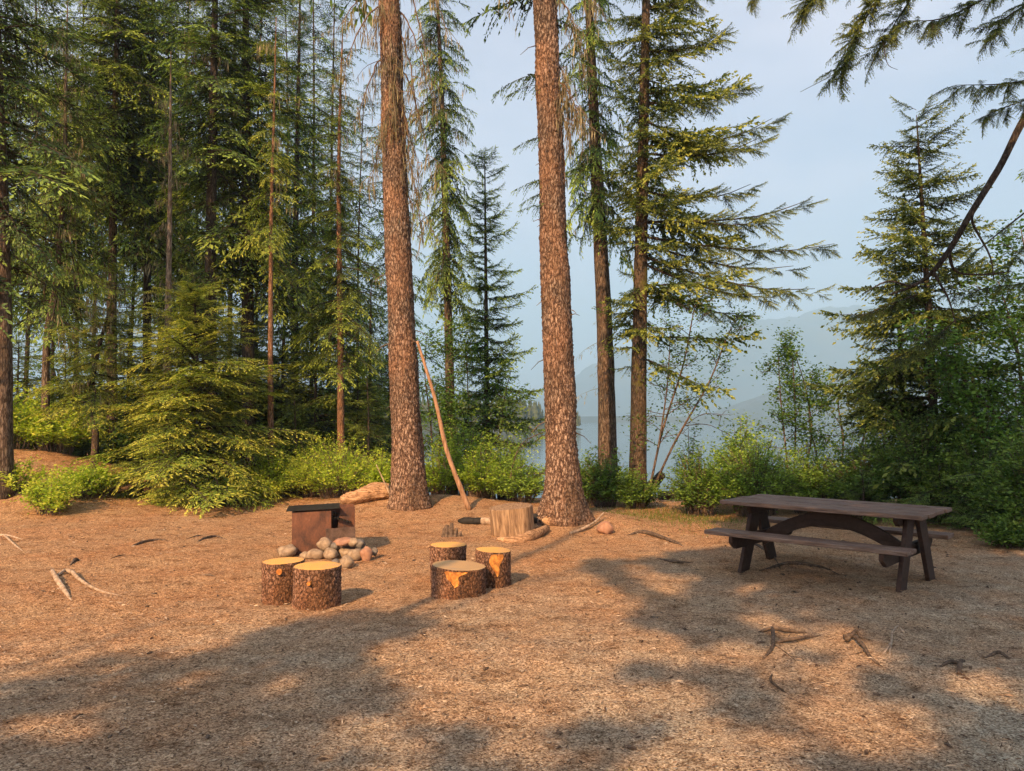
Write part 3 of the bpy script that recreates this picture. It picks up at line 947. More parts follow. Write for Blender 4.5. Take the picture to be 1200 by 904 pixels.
tr = Trunk([(345, 550), (346, 300), (350, 90)], Y, 0.12, zof(0, -60, Y))
conifer('fir_tree', 'dark fir standing between the slim orange hemlock and the narrow hemlock', tr, 'bark_dark', 'fir', 'hem', zof(0, 470, Y), zof(0, -50, Y), 190, 2.0, 0.3, 0.9, (-0.1, 0.3), 0.25, lichen=0.15)
Y = 19.5
tr = Trunk([(432, 550), (433, 470), (435, 330)], Y, 0.07, zof(0, 330, Y))
conifer('hemlock_tree', 'small dark hemlock tucked just left of the pole-propped spruce', tr, 'bark_dark', 'fir', 'hem', zof(0, 560, Y), zof(0, 335, Y), 110, 1.35, 0.15, 0.8, (-0.1, 0.4), 0.2)

# the deep wood: indistinct trunks
deep = [(28, 22), (88, 24), (108, 28), (150, 26), (212, 23), (226, 29), (268, 27), (302, 25), (330, 30), (365, 24), (385, 31), (-30, 20), (-60, 26), (60, 32), (185, 33), (455, 33), (420, 27), (10, 30)]
protos = []
for k, (px, Y) in enumerate(deep):
    if k < 4:
        tr = Trunk([(600, 560), (600 + RG.uniform(-8, 8), 300), (600 + RG.uniform(-10, 10), 60)], 24, RG.uniform(0.06, 0.11), 14 + k)
        o = conifer('forest_conifer', 'thin dark conifer deep in the left woods behind the named trunks', tr, 'bark_dark', 'fir', 'fir_lo', 0.6 + 0.8 * k, 14 + k, 125, 2.2, 0.5, 0.8, (-0.25, 0.25), 0.3,
                    group='conifers deep in the left woods', lichen=0.2, tint=-0.05, snags=6)
        protos.append(o)
        src = o
    else:
        src = protos[k % 4]
        o = src.copy(); COL.objects.link(o)
        for ch in src.children:
            c = ch.copy(); COL.objects.link(c); c.parent = o
    x = (px - 600) / K * Y
    o.location = (x, Y, float(gz(x, Y)) - 0.1)
    o.rotation_euler = (0, 0, RG.uniform(0, 6.28))
    s = RG.uniform(0.85, 1.15); o.scale = (s, s, s)

tr = Trunk([(600, 560), (602, 480), (600, 400)], 18.0, 0.04, 3.3)
src = conifer('understory_hemlock', 'dim young hemlock of the understory between the left trunks', tr, 'bark_dark', 'hemlock', 'hem', 0.2, 3.25, 150, 1.35, 0.25, 0.6, (-0.05, 0.4), 0.2, group='young hemlocks under the left firs')
for k, (px, Y, sc) in enumerate([(150, 19.5, 1.15), (75, 18.5, .8), (282, 18.6, 1.1), (330, 19.2, .95), (372, 18.8, 1.25), (420, 19.0, .9), (190, 21, 1.3), (20, 17.5, .8), (300, 22, 1.4), (455, 21, 1.3), (110, 22, 1.3), (240, 20.5, 1.5), (398, 22.5, 1.5)]):
    o = src
    if k:
        o = src.copy(); COL.objects.link(o)
        for ch in src.children:
            c = ch.copy(); COL.objects.link(c); c.parent = o
    x = (px - 600) / K * Y
    o.location = (x, Y, float(gz(x, Y)) - 0.1); o.rotation_euler = (0, 0, RG.uniform(0, 6.28)); o.scale = (sc, sc, sc)
# young hemlocks in the sun
Y = 14.6
tr = Trunk([(232, 590), (232, 480), (228, 340)], Y, 0.06, zof(0, 325, Y))
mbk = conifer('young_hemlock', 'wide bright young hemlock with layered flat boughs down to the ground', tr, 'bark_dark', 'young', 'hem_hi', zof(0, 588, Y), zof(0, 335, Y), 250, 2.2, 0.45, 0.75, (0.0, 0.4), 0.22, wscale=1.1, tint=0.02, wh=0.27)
Y = 15.2
tr = Trunk([(108, 562), (112, 510), (107, 460), (118, 400), (138, 330)], Y, 0.075, zof(0, 318, Y))
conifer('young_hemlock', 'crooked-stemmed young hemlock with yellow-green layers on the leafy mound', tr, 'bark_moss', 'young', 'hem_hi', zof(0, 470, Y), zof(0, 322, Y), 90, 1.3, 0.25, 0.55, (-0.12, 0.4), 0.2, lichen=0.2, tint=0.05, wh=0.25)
for (px, py, Y, top, L, lab) in [(165, 590, 14.4, 520, 0.85, 'low young hemlock with golden boughs between mound and wide hemlock'),
                                 (212, 596, 13.6, 556, 0.6, 'tiny hemlock seedling at the foot of the wide hemlock'),
                                 (345, 582, 16.0, 470, 0.95, 'dim young hemlock right of the wide bright one'),
                                 (430, 560, 16.8, 440, 0.8, 'shaded little hemlock behind the bright shrub by the spruce')]:
    b = at(px, py, Y)
    tr = Trunk([(px, py), (px + 2, (py + top) / 2), (px, top)], Y, 0.03, zof(0, top, Y))
    conifer('young_hemlock', lab, tr, 'bark_dark', 'young' if Y < 15 else 'hemlock', 'hem_hi', tr.base[2] + 0.15, zof(0, top + 4, Y), 60, L, 0.2, 0.7, (0.0, 0.4), 0.2)

# ------------------------------------------------------------------ right conifers
Y = 13.5
tr = Trunk([(1096, 575), (1092, 430), (1084, 300), (1074, 135)], Y, 0.085, zof(0, 130, Y))
conifer('cedar_tree', 'dark pointed conifer with drooping sprays standing behind the picnic table', tr, 'bark_dark', 'cedar', 'ced_hi', zof(0, 520, Y), zof(0, 134, Y), 165, 1.95, 0.38, 0.75, (-0.05, 0.45), 0.12, tint=-0.05, up=0.12)
Y = 14.6
tr = Trunk([(1060, 575), (1056, 430), (1050, 330)], Y, 0.07, zof(0, 290, Y))
conifer('cedar_tree', 'shorter dark conifer just left of the pointed one behind the table', tr, 'bark_dark', 'cedar', 'ced_hi', zof(0, 540, Y), zof(0, 292, Y), 110, 1.35, 0.2, 0.8, (-0.05, 0.4), 0.2, tint=-0.08)
Y = 12.5
tr = Trunk([(1290, 600), (1285, 300), (1280, 0)], Y, 0.15, 12)
conifer('fir_tree', 'dark fir whose boughs push in at the right edge behind the shrubs', tr, 'bark_dark', 'fir', 'hem', zof(0, 560, Y), 11.5, 120, 1.5, 0.5, 0.7, (-0.2, 0.3), 0.3)

# overhanging tree: leaning limb and boughs top right
base = np.array([7.4, 8.4, 0.0]); base[2] = float(gz(7.4, 8.4)) - 0.1
over = empty('overhanging_cedar', tuple(base), 'dark bare limb and hanging cedar boughs reaching in from the right edge', 'tree')
mb = MB()
trk = smooth_path([base, base + [0.0, 0.1, 3.5], base + [0.2, -0.3, 7.5], base + [0.3, -0.6, 12]], 40)
tube(mb, trk, np.linspace(0.22, 0.06, 40), 14, rough=0.06, seed=4)
mb.build('trunk', M['bark_dark'], over, smooth=True, origin=base)
mb = MB()
def on_trunk(z):
    return np.array([np.interp(z, trk[:, 2], trk[:, 0]), np.interp(z, trk[:, 2], trk[:, 1]), z])


j0 = on_trunk(at(1383, -150, 8.4)[2])
lp = smooth_path([j0, at(1290, -10, 8.6), at(1250, 62, 8.7), at(1200, 140, 8.8), at(1172, 195, 8.85), at(1138, 250, 8.9), at(1108, 300, 9.1), at(1080, 330, 9.3), at(1042, 346, 9.4)], 50)
tube(mb, lp, np.interp(np.linspace(0, 1, 50), [0, .3, .75, 1], [0.058, 0.045, 0.034, 0.010]), 10, rough=0.08, seed=5)
for (a, pts) in [(36, [(1120, 318), (1150, 322), (1185, 318)]), (40, [(1100, 330), (1112, 352), (1120, 380)]), (43, [(1065, 335), (1040, 330), (1010, 345)]), (30, [(1140, 262), (1160, 300), (1165, 330)])]:
    tube(mb, smooth_path([lp[a]] + [at(x, y, 9.2) for x, y in pts], 14), np.linspace(0.022, 0.005, 14), 6)
mb.build('limb', M['bark_dark'], over, smooth=True, origin=base)
mb = MB()
def spray_limb(mb, pts, Y, r, n, L, kind='ced_hi', tint=-0.05, den=1.0):
    Q = [at(x, y, Y + dy) for x, y, dy in pts]
    if pts[0][0] >= 1240:
        Q = [on_trunk(Q[0][2] - 0.1)] + Q
        n = int(n * 1.25)
    P = smooth_path(Q, 24)
    tube(mb, P, np.linspace(r, 0.003, 24), 5, m=1)
    T = nrm(np.gradient(P, axis=0))
    for k in np.linspace(3, 23, int(n * 3.2)).astype(int):
        az = math.atan2(T[k][1], T[k][0])
        for sg in (-1, 1):
            if RG.uniform() > den: continue
            put_bough(mb, kind, P[k], az + sg * RG.uniform(0.3, 1.3), 0.82 * L * RG.uniform(0.4, 1.4), RG.uniform(-1.3, 0.3), 0.2, tint)
for pts, r, n, L in [([(1330, -160, 0), (1180, -75, 0), (1050, -20, 0), (1005, 40, 0), (985, 88, 0)], 0.03, 16, 0.34),
                     ([(1180, -75, 0), (1100, -40, 0.3), (1060, 10, 0.3), (1030, 60, 0.3)], 0.02, 11, 0.30),
                     ([(1280, -60, 0), (1190, -20, -.2), (1110, 20, -.2), (1060, 25, -.2)], 0.02, 14, 0.28),
                     ([(1330, -20, 0), (1240, -8, -.2), (1180, 20, -.2), (1165, 45, -.2)], 0.02, 9, 0.26),
                     ([(1050, -20, 0), (990, -30, 0), (955, -5, 0), (945, 15, 0)], 0.014, 9, 0.26),
                     ([(1330, 60, 0), (1240, 85, 0), (1180, 98, 0), (1120, 100, 0)], 0.02, 12, 0.25),
                     ([(1330, 90, 0), (1230, 110, .3), (1180, 125, .3), (1150, 138, .3)], 0.016, 9, 0.22),
                     ([(990, -30, 0), (930, -28, 0), (895, -14, 0), (880, 2, 0)], 0.012, 7, 0.18)]:
    spray_limb(mb, pts, 7.6, r, n, L)
for pts in [[(1000, 60, 0), (985, 82, 0), (938, 108, 0)], [(1035, 50, 0), (1040, 75, 0), (1052, 82, 0)]]:
    tube(mb, smooth_path([at(x, y, 7.6) for x, y, _ in pts], 8), np.linspace(0.006, 0.002, 8), 4, m=1)
# foliage along and under the leaning limb
for pts, r, n, L in [([(1200, 250, 0), (1150, 290, 0), (1105, 330, 0)], 0.012, 8, 0.35), ([(1240, 330, 0), (1180, 335, 0.2), (1110, 345, 0.2)], 0.012, 10, 0.4),
                     ([(1075, 345, 0.3), (1040, 358, 0.3), (1005, 372, 0.3)], 0.012, 9, 0.38), ([(1260, 250, 0), (1200, 290, 0), (1170, 340, 0)], 0.012, 9, 0.4),
                     ([(1120, 375, 0), (1090, 400, 0), (1050, 420, 0)], 0.01, 9, 0.4)]:
    spray_limb(mb, pts, 9.3, r, n, L * 0.6, 'ced', -0.12, 0.8)
mb.build('hanging_bough', [M['cedar'], M['bark_dark']], over, origin=base)


# ------------------------------------------------------------------ deciduous trees
def leaf_cluster(mb, c, n, spread, size, tint=0.5, m=0, updir=0.3):
    b = c + RG.normal(0, spread, (n, 3))
    d = RG.normal(0, 1, (n, 3)); d[:, 2] = d[:, 2] * 0.4 - updir * 0.3
    sz = size * RG.uniform(0.6, 1.25, n)
    v, q = kites(b, d, sz, sz * 0.62, roll=0.55, fold=0.08)
    mb.add(v, q, tint=np.repeat(np.clip(tint + RG.normal(0, 0.17, n), 0, 1), 4), m=m)


def decid(name, label, Y, stems, leafmat, bark, n2=9, n3=5, Lb=1.1, leaf=0.06, nleaf=9, r0=0.035, tint=0.5, z_from=0.3, cat='tree', group=None, sprd=0.09, up=0.5):
    """stems: list of px/py polylines (bottom to top) at depth Y"""
    b = at(stems[0][0][0], stems[0][0][1], Y); b[2] = float(gz(b[0], Y)) - 0.1
    root = empty(name, tuple(b), label, cat, group)
    lf = MB()
    for st in stems:
        w = MB()
        P = [at(x, y, Y + RG.normal(0, 0.1)) for x, y in st]
        P[0] = b + RG.normal(0, 0.06, 3) * [1, 1, 0]
        pth = smooth_path(P, 26)
        tube(w, pth, np.linspace(r0, 0.006, 26), 7, rough=0.05)
        for i in range(n2):
            f = z_from + (1 - z_from) * (i + RG.uniform(0, 1)) / n2
            k = min(25, int(f * 25)); p = pth[k]
            a = RG.uniform(0, 6.28)
            d = nrm(np.array([math.cos(a), math.sin(a), up + RG.normal(0, .25)]))
            L = Lb * (1.15 - 0.75 * f) * RG.uniform(0.6, 1.2)
            e = p + d * L + np.array([0, 0, -0.08 * L])
            br = smooth_path([p, p + d * L * .5 + RG.normal(0, .05 * L, 3), e], 9)
            tube(w, br, np.linspace(r0 * 0.38 * (1.2 - f), 0.004, 9), 4)
            for j in range(n3):
                kk = RG.integers(3, 9); q = br[kk]
                d2 = nrm(d + RG.normal(0, 0.6, 3)); L2 = L * RG.uniform(0.2, 0.45)
                e2 = q + d2 * L2
                tube(w, [q, (q + e2) / 2 + RG.normal(0, .02, 3), e2], [0.005, 0.004, 0.002], 3, cap=False)
                for s in (0.4, 0.7, 1.0):
                    leaf_cluster(lf, q + (e2 - q) * s, max(2, nleaf // 3), sprd, leaf, tint)
            leaf_cluster(lf, e, nleaf // 2, sprd, leaf, tint)
        w.build('stem', M[bark], root, smooth=True, origin=b)
    lf.build('leaves', M[leafmat], root, origin=b)
    return root


decid('leaning_alder', 'leaning bare-stemmed small tree with sparse leaves against the lake', 14.2,
      [[(757, 575), (775, 510), (800, 430), (812, 370), (818, 345)], [(760, 575), (790, 520), (830, 450), (850, 400), (862, 375)], [(760, 575), (772, 520), (782, 450), (786, 380)]],
      'leafdark', 'bark_grey', 18, 6, 0.8, 0.06, 10, 0.026, 0.55, 0.3, sprd=0.12)
decid('alder_tree', 'small many-stemmed alder in front of the lake left of the table end', 14.5,
      [[(925, 600), (922, 540), (915, 470), (912, 415)], [(930, 600), (932, 520), (930, 440), (925, 392)], [(940, 600), (950, 520), (945, 460), (930, 410)], [(950, 600), (958, 560), (948, 490), (952, 440)]],
      'leaf', 'bark_grey', 16, 7, 0.6, 0.06, 15, 0.022, 0.35, 0.3, sprd=0.09)
decid('alder_tree', 'pale-stemmed sunlit alder between the small alder and the dark conifers', 16.0,
      [[(985, 590), (988, 520), (982, 470), (990, 440)], [(1000, 590), (1010, 520), (1022, 470), (1030, 430)], [(1010, 590), (1030, 540), (1040, 480), (1052, 450)]],
      'leaf', 'bark_pale', 14, 7, 0.8, 0.06, 14, 0.028, 0.75, 0.2, sprd=0.1)
decid('alder_tree', 'leafy alder clump behind the foot of the leaning pole', 16.5,
      [[(505, 580), (505, 500), (498, 440), (500, 395)], [(515, 580), (520, 500), (530, 430), (528, 385)], [(540, 580), (545, 500), (548, 450), (545, 400)], [(560, 585), (580, 520), (590, 470), (600, 430)], [(530, 585), (515, 520), (510, 450)]],
      'leafdark', 'bark_dark', 15, 7, 0.85, 0.07, 16, 0.026, 0.6, 0.2, sprd=0.12)
decid('maple_tree', 'slanting leafy maple filling the right edge above the dark shrubs', 12.0,
      [[(1215, 560), (1195, 520), (1150, 470), (1110, 420), (1080, 390)], [(1215, 560), (1200, 480), (1190, 400), (1170, 330)], [(1225, 560), (1215, 450), (1210, 350), (1195, 260)], [(1150, 575), (1145, 500), (1140, 430)]],
      'leafdark', 'bark_grey', 18, 8, 0.95, 0.075, 18, 0.045, 0.65, 0.15, sprd=0.13)
decid('bare_twig_shrub', 'thin bare curving twigs hanging over the water left of the reddish spruce', 14.5,
      [[(590, 590), (605, 560), (635, 555), (668, 550)], [(590, 590), (600, 550), (612, 520), (640, 505)]], 'leafdark', 'bark_grey', 5, 2, 0.35, 0.04, 2, 0.014, 0.5, 0.3, cat='shrub')
decid('alder_tree', 'pale green leafy tree glimpsed between the left firs', 23.0,
      [[(95, 560), (90, 400), (85, 250), (80, 130)], [(110, 560), (125, 400), (120, 280), (105, 170)], [(70, 560), (60, 420), (50, 300)]], 'leaf', 'bark_grey', 16, 7, 1.7, 0.10, 15, 0.06, 0.55, 0.35, sprd=0.2)


# ------------------------------------------------------------------ shrubs
def shrub(label, px, py, Y, w, h, mat, leaf=0.045, n=60, tint=0.5, depth=None, name='shrub', open_=0.0, group=None, nl=7):
    """px centre, py foot, width w and height h in metres"""
    h = h * 1.18; w = w * 1.08; n = int(n * 1.5)
    b = at(px, py, Y); b[2] = float(gz(b[0], Y)) - 0.03
    root = empty(name, tuple(b), label, 'shrub', group)
    st = MB(); lf = MB()
    dp = (w * 0.8 if depth is None else depth)
    for i in range(n):
        u = RG.uniform(0, 1) ** 0.5; a = RG.uniform(0, 6.28)
        ex, ey = math.cos(a) * u, math.sin(a) * u
        hh = h * (1 - 0.62 * u ** 2) * RG.uniform(0.55, 1.12)
        e = b + np.array([ex * w / 2, ey * dp / 2, hh])
        e[2] = max(e[2], float(gz(e[0], e[1])) + 0.12)
        s0 = b + np.array([ex * w / 2 * 0.35, ey * dp / 2 * 0.35, 0])
        s0[2] = float(gz(s0[0], s0[1])) - 0.02
        P = smooth_path([s0, s0 + (e - s0) * .5 + np.array([-ex * .08 * w, 0, 0.12 * h]), e], 8)
        tube(st, P, np.linspace(0.009, 0.003, 8), 3, cap=False)
        for k in range(2, 8):
            for _ in range(2):
                d = nrm(np.array([ex + RG.normal(0, .6), ey + RG.normal(0, .6), 0.35 + RG.normal(0, .3)]))
                L = RG.uniform(0.08, 0.22) * (0.6 + h * 0.5)
                q = P[k]
                m_ = nl
                ss = np.linspace(0.1, 1, m_)
                bb = q + d * L * ss[:, None] + RG.normal(0, 0.02, (m_, 3))
                sd = nrm(np.cross(d, [0, 0, 1]))
                dd = d * 0.5 + sd * np.where(np.arange(m_) % 2, 1, -1)[:, None] + RG.normal(0, 0.35, (m_, 3)) 
                dd[:, 2] += 0.05
                sz = leaf * RG.uniform(0.35, 1.45, m_)
                v, qq = kites(bb, dd, sz, sz * 0.6, roll=0.5, fold=0.08)
                tn = np.clip(tint + 0.35 * (k / 7 - 0.6) + RG.normal(0, 0.13, m_), 0, 1)
                lf.add(v, qq, tint=np.repeat(tn, 4))
    st.build('stem', M['rootdark'], root, origin=b)
    lf.build('leaves', M[mat], root, origin=b)
    return root


SH = [
    # label, px, py, Y, w, h, mat, leaf, n, tint
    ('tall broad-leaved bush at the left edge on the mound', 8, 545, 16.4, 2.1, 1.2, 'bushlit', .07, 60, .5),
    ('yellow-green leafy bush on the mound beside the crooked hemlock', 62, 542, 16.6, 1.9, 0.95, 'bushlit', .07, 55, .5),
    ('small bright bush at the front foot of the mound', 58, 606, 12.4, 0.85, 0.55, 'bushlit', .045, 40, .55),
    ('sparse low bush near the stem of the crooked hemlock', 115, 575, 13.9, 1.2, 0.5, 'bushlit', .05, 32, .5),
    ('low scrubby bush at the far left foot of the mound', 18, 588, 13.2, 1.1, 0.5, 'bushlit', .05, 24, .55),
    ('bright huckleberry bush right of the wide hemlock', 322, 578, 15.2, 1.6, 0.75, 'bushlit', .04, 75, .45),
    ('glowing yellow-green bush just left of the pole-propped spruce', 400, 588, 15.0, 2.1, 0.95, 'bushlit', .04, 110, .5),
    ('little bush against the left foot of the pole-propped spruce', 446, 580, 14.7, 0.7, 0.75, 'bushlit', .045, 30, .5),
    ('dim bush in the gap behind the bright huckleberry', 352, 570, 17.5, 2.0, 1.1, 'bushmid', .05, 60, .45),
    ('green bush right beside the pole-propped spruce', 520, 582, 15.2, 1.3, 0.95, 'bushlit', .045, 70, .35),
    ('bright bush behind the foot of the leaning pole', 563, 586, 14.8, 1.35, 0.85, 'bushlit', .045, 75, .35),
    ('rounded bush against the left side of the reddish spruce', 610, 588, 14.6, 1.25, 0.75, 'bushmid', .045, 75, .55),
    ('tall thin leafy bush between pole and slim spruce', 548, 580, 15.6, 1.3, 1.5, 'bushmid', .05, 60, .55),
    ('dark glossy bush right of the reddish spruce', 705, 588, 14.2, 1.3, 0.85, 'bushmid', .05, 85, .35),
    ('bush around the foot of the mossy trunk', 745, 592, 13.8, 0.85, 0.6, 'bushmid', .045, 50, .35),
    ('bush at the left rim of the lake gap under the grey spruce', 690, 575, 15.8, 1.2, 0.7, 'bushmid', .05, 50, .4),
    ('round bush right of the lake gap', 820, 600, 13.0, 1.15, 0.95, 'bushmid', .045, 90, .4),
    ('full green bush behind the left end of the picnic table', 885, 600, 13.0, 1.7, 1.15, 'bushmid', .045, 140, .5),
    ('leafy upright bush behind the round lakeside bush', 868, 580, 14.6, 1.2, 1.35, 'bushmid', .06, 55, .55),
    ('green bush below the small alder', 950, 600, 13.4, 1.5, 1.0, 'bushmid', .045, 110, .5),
    ('dark bush behind the middle of the table', 1010, 598, 13.0, 1.6, 1.15, 'bushshade', .05, 110, .6),
    ('tall dark thicket bush under the pointed conifer', 1080, 596, 12.6, 1.9, 1.5, 'bushshade', .05, 140, .55),
    ('dark bush right of the table end', 1150, 606, 11.6, 1.4, 1.25, 'bushshade', .05, 120, .6),
    ('drooping dark bush at the right edge', 1215, 628, 10.0, 1.3, 1.35, 'bushshade', .05, 120, .6),
    ('tall shadowed bush at the right edge under the maple', 1195, 600, 12.0, 1.7, 1.8, 'bushshade', .055, 120, .55),
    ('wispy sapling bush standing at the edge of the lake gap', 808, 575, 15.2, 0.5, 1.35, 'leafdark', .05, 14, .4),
    ('dark bush outside the right edge below the overhanging cedar', 1330, 620, 11.0, 1.8, 1.4, 'bushshade', .055, 80, .55),
    ('tall green bush farther outside the right edge', 1440, 610, 12.5, 2.4, 1.8, 'bushshade', .06, 80, .6),
    ('low ground-hugging bush at the right edge', 1185, 640, 9.6, 0.7, 0.35, 'bushshade', .045, 40, .6),
]
SH += [
    ('bright bush between the mound and the golden low hemlock', 92, 598, 13.4, 1.0, .5, 'bushlit', .05, 35, .45),
    ('big yellow-green bush filling in front of the narrow orange hemlock', 368, 584, 15.4, 1.7, .95, 'bushlit', .04, 90, .55),
    ('low bright bush just right of the wide hemlock foot', 292, 588, 14.6, 1.2, .55, 'bushlit', .04, 60, .5),
    ('leafy bush high behind the reddish spruce left side', 590, 575, 16.0, 1.2, 1.2, 'bushmid', .055, 60, .5),
]
for (px, Y, w, h) in [(-20, 21, 4, 2.2), (60, 23, 4.5, 2.4), (140, 22, 4, 2.2), (205, 24, 4.5, 2.6), (270, 23, 4, 2.2), (330, 22, 4, 2.0), (385, 24, 4.2, 2.4), (440, 23, 4, 2.2), (30, 19, 3, 1.5), (160, 19, 2.5, 1.2)]:
    shrub('dark leafy undergrowth bush deep among the left trunks', px, 560, Y, w, h, 'bushshade', .11, 60, .5, group='undergrowth bushes deep in the left woods')
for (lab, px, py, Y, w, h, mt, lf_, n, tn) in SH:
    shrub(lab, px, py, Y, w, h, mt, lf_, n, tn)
# small hemlock-like seedlings among right bushes
for (px, py, Y, top, L, lab) in [(1010, 600, 12.2, 555, 0.7, 'flat-layered seedling hemlock right behind the table top'), (1160, 612, 11.0, 535, 1.0, 'dark layered young hemlock right of the table'),
                                 (1100, 604, 11.8, 545, 0.9, 'small layered hemlock behind the right end of the table')]:
    tr = Trunk([(px, py), (px + 2, (py + top) / 2), (px, top)], Y, 0.025, zof(0, top, Y))
    conifer('young_hemlock', lab, tr, 'bark_dark', 'fir', 'hem_hi', tr.base[2] + 0.15, zof(0, top + 4, Y), 60, L, 0.2, 0.6, (0.0, 0.4), 0.25, tint=0.1)

# ------------------------------------------------------------------ camp furniture
def lathe_round(label, px, pyb, dia, h, tilt=(0, 0), seed=0, knots=(), cutpatch=None, Yoff=0.0, name='log_stool', group='sawn log stools'):
    g = ground_hit(px, pyb)
    r = dia / 2
    c = g + np.array([0, r * 0.93 + Yoff, 0]); c[0] = g[0] * (c[1] / g[1]); c[2] = float(gz(c[0], c[1])) - 0.03
    root = empty(name, tuple(c), label, 'stool', group)
    n, sides = 46, 110
    hs = np.linspace(0, h, n); ang = np.linspace(0, 2 * np.pi, sides, endpoint=False)
    rr = np.zeros((n, sides))
    for i in range(n):
        for j in range(sides):
            ca, sa = math.cos(ang[j]), math.sin(ang[j])
            bd = bark_disp(ca * r * 34 + seed * 5, sa * r * 34, hs[i] * 30, seed)
            lo = mnoise.noise((ca * 1.3 + seed, sa * 1.3, hs[i] * 2))
            rr[i, j] = r * (0.955 + 0.07 * lo) + 0.026 * bd
    rr[0] *= 0.985; rr[-1] *= 0.985
    tf = np.array(tilt) 
    X = rr * np.cos(ang); Yv = rr * np.sin(ang)
    Z = hs[:, None] + (X * tf[0] + Yv * tf[1]) * (hs[:, None] / h)
    v = np.stack([X, Yv, Z], -1).reshape(-1, 3)
    i = np.arange(n - 1)[:, None] * sides; j = np.arange(sides)[None, :]; j2 = (j + 1) % sides
    q = np.stack([i + j, i + j2, i + sides + j2, i + sides + j], -1).reshape(-1, 4)
    mb = MB(); mb.add(v, q); mb.build('bark', M['bark_log'], root, smooth=True)
    # sawn top, an own disc with concentric rings
    mb = MB()
    rings = np.linspace(0, 1, 9)
    vs = []
    for s in rings:
        x = rr[-1] * s * 0.992 * np.cos(ang); y = rr[-1] * s * 0.992 * np.sin(ang)
        vs.append(np.stack([x, y, h + 0.004 + x * tf[0] + y * tf[1] - 0.004 * s ** 6], -1))
    v = np.concatenate(vs)
    i = np.arange(len(rings) - 1)[:, None] * sides
    q = np.stack([i + j, i + j2, i + sides + j2, i + sides + j], -1).reshape(-1, 4)
    mb.add(v, q); mb.build('sawn_top', M['cutgrey' if dia > .45 else 'cut'], root, smooth=True)
    for (a, hz, kr) in knots:
        mb = MB(); a = R(a)
        d = np.array([math.cos(a), math.sin(a), 0])
        p = d * (r * 0.95) + [0, 0, hz]
        tube(mb, [p, p + d * 0.03, p + d * 0.035], [kr, kr, kr * 0.9], 14)
        mb.build('knot', M['knot'], root)
    for (a0, a1, z0, z1) in (cutpatch or []):
        mb = MB(); A = np.linspace(R(a0), R(a1), 16); Zs = np.linspace(0, 1, 10)
        vs = []
        for s in Zs:
            wv = (1 - s) ** 0.8
            am = (A[0] + A[-1]) / 2
            aa = am + (A - am) * wv * (1 + 0.5 * mnoise.noise((s * 5, r * 9, 1.0))) + 0.07 * math.sin(s * 7 + r * 9)
            rad = np.interp(aa % (2 * np.pi), ang, rr[int((h * (1 - s * .7)) / h * (n - 1))]) + 0.006
            vs.append(np.stack([rad * np.cos(aa), rad * np.sin(aa), np.full(16, z1 + (z0 - z1) * s) + (rad * np.cos(aa) * tf[0] + rad * np.sin(aa) * tf[1]) * (z1 / h)], -1))
        ii = np.arange(9)[:, None] * 16; jj = np.arange(15)[None]
        q = np.stack([ii + jj, ii + jj + 1, ii + 16 + jj + 1, ii + 16 + jj], -1).reshape(-1, 4)
        mb.add(np.concatenate(vs), q); mb.build('bare_wood_patch', M['knot'], root, smooth=True)
    return root


lathe_round('log stool left of its twin, round orange knot near the rim', 331, 710, 0.37, 0.395, (0.03, 0.0), 1, [(-82, 0.335, 0.026)])
lathe_round('shaggy-barked log stool in front of the fire box stones', 371, 716, 0.415, 0.375, (0.0, 0.0), 2, [(-93, 0.265, 0.017)])
lathe_round('narrow log stool at the back left of the three', 525, 687, 0.36, 0.40, (0.0, 0.0), 3)
lathe_round('widest lowest log stool with greyish top, front of the three', 537, 703, 0.50, 0.285, (-0.06, 0.0), 4, [], [(-118, -72, 0.13, 0.27)])
lathe_round('log stool with peeled orange streak, right of the three', 578, 690, 0.345, 0.365, (-0.05, 0.0), 5, [], [(-100, -58, 0.14, 0.35)])

# bare sawn block, tilted on a slab
g = ground_hit(601, 630); g[1] += 0.25
blk = empty('wood_block', (g[0] * 1.02, g[1], float(gz(g[0], g[1])) + 0.015), 'big barkless grey-brown chopping block with a knot hole, tipped slightly', 'chopping block')
blk.rotation_euler = (R(3), R(-5), 0)
mb = MB(); n, sides = 30, 72
ang = np.linspace(0, 2 * np.pi, sides, endpoint=False); hs = np.linspace(0, 0.37, n)
rr = np.zeros((n, sides))
for i in range(n):
    for j in range(sides):
        rr[i, j] = 0.305 + 0.012 * mnoise.noise((ang[j] * 2, hs[i] * 1.5, 3)) + 0.008 * mnoise.noise((math.cos(ang[j]) * 22, math.sin(ang[j]) * 22, hs[i] * 1.2))
        da = abs(((ang[j] - R(263) + math.pi) % (2 * math.pi)) - math.pi)
        rr[i, j] -= 0.05 * math.exp(-(da / 0.07) ** 2 - ((hs[i] - 0.25) / 0.035) ** 2)
        pa = min(abs(ang[j] - R(270)), 1.0)
rr[0] *= .98; rr[-1] *= .975
X = rr * np.cos(ang); Yv = np.maximum(rr * np.sin(ang), -0.27 + 0.03 * np.abs(np.cos(ang))) * 0.95
v = np.stack([X, Yv, hs[:, None] + 0 * X], -1).reshape(-1, 3)
i = np.arange(n - 1)[:, None] * sides; j = np.arange(sides)[None, :]; j2 = (j + 1) % sides
q = np.stack([i + j, i + j2, i + sides + j2, i + sides + j], -1).reshape(-1, 4)
v = np.concatenate([v, [[0, 0, 0], [0, 0, 0.374]]]); jj = np.arange(sides); jn = (jj + 1) % sides
t = np.concatenate([np.stack([np.full(sides, n * sides), jn, jj], -1), np.stack([np.full(sides, n * sides + 1), (n - 1) * sides + jj, (n - 1) * sides + jn], -1)])
mb.add(v, q, t); mb.build('barkless_wood', M['block'], blk, smooth=True)
o = blk.children[0]


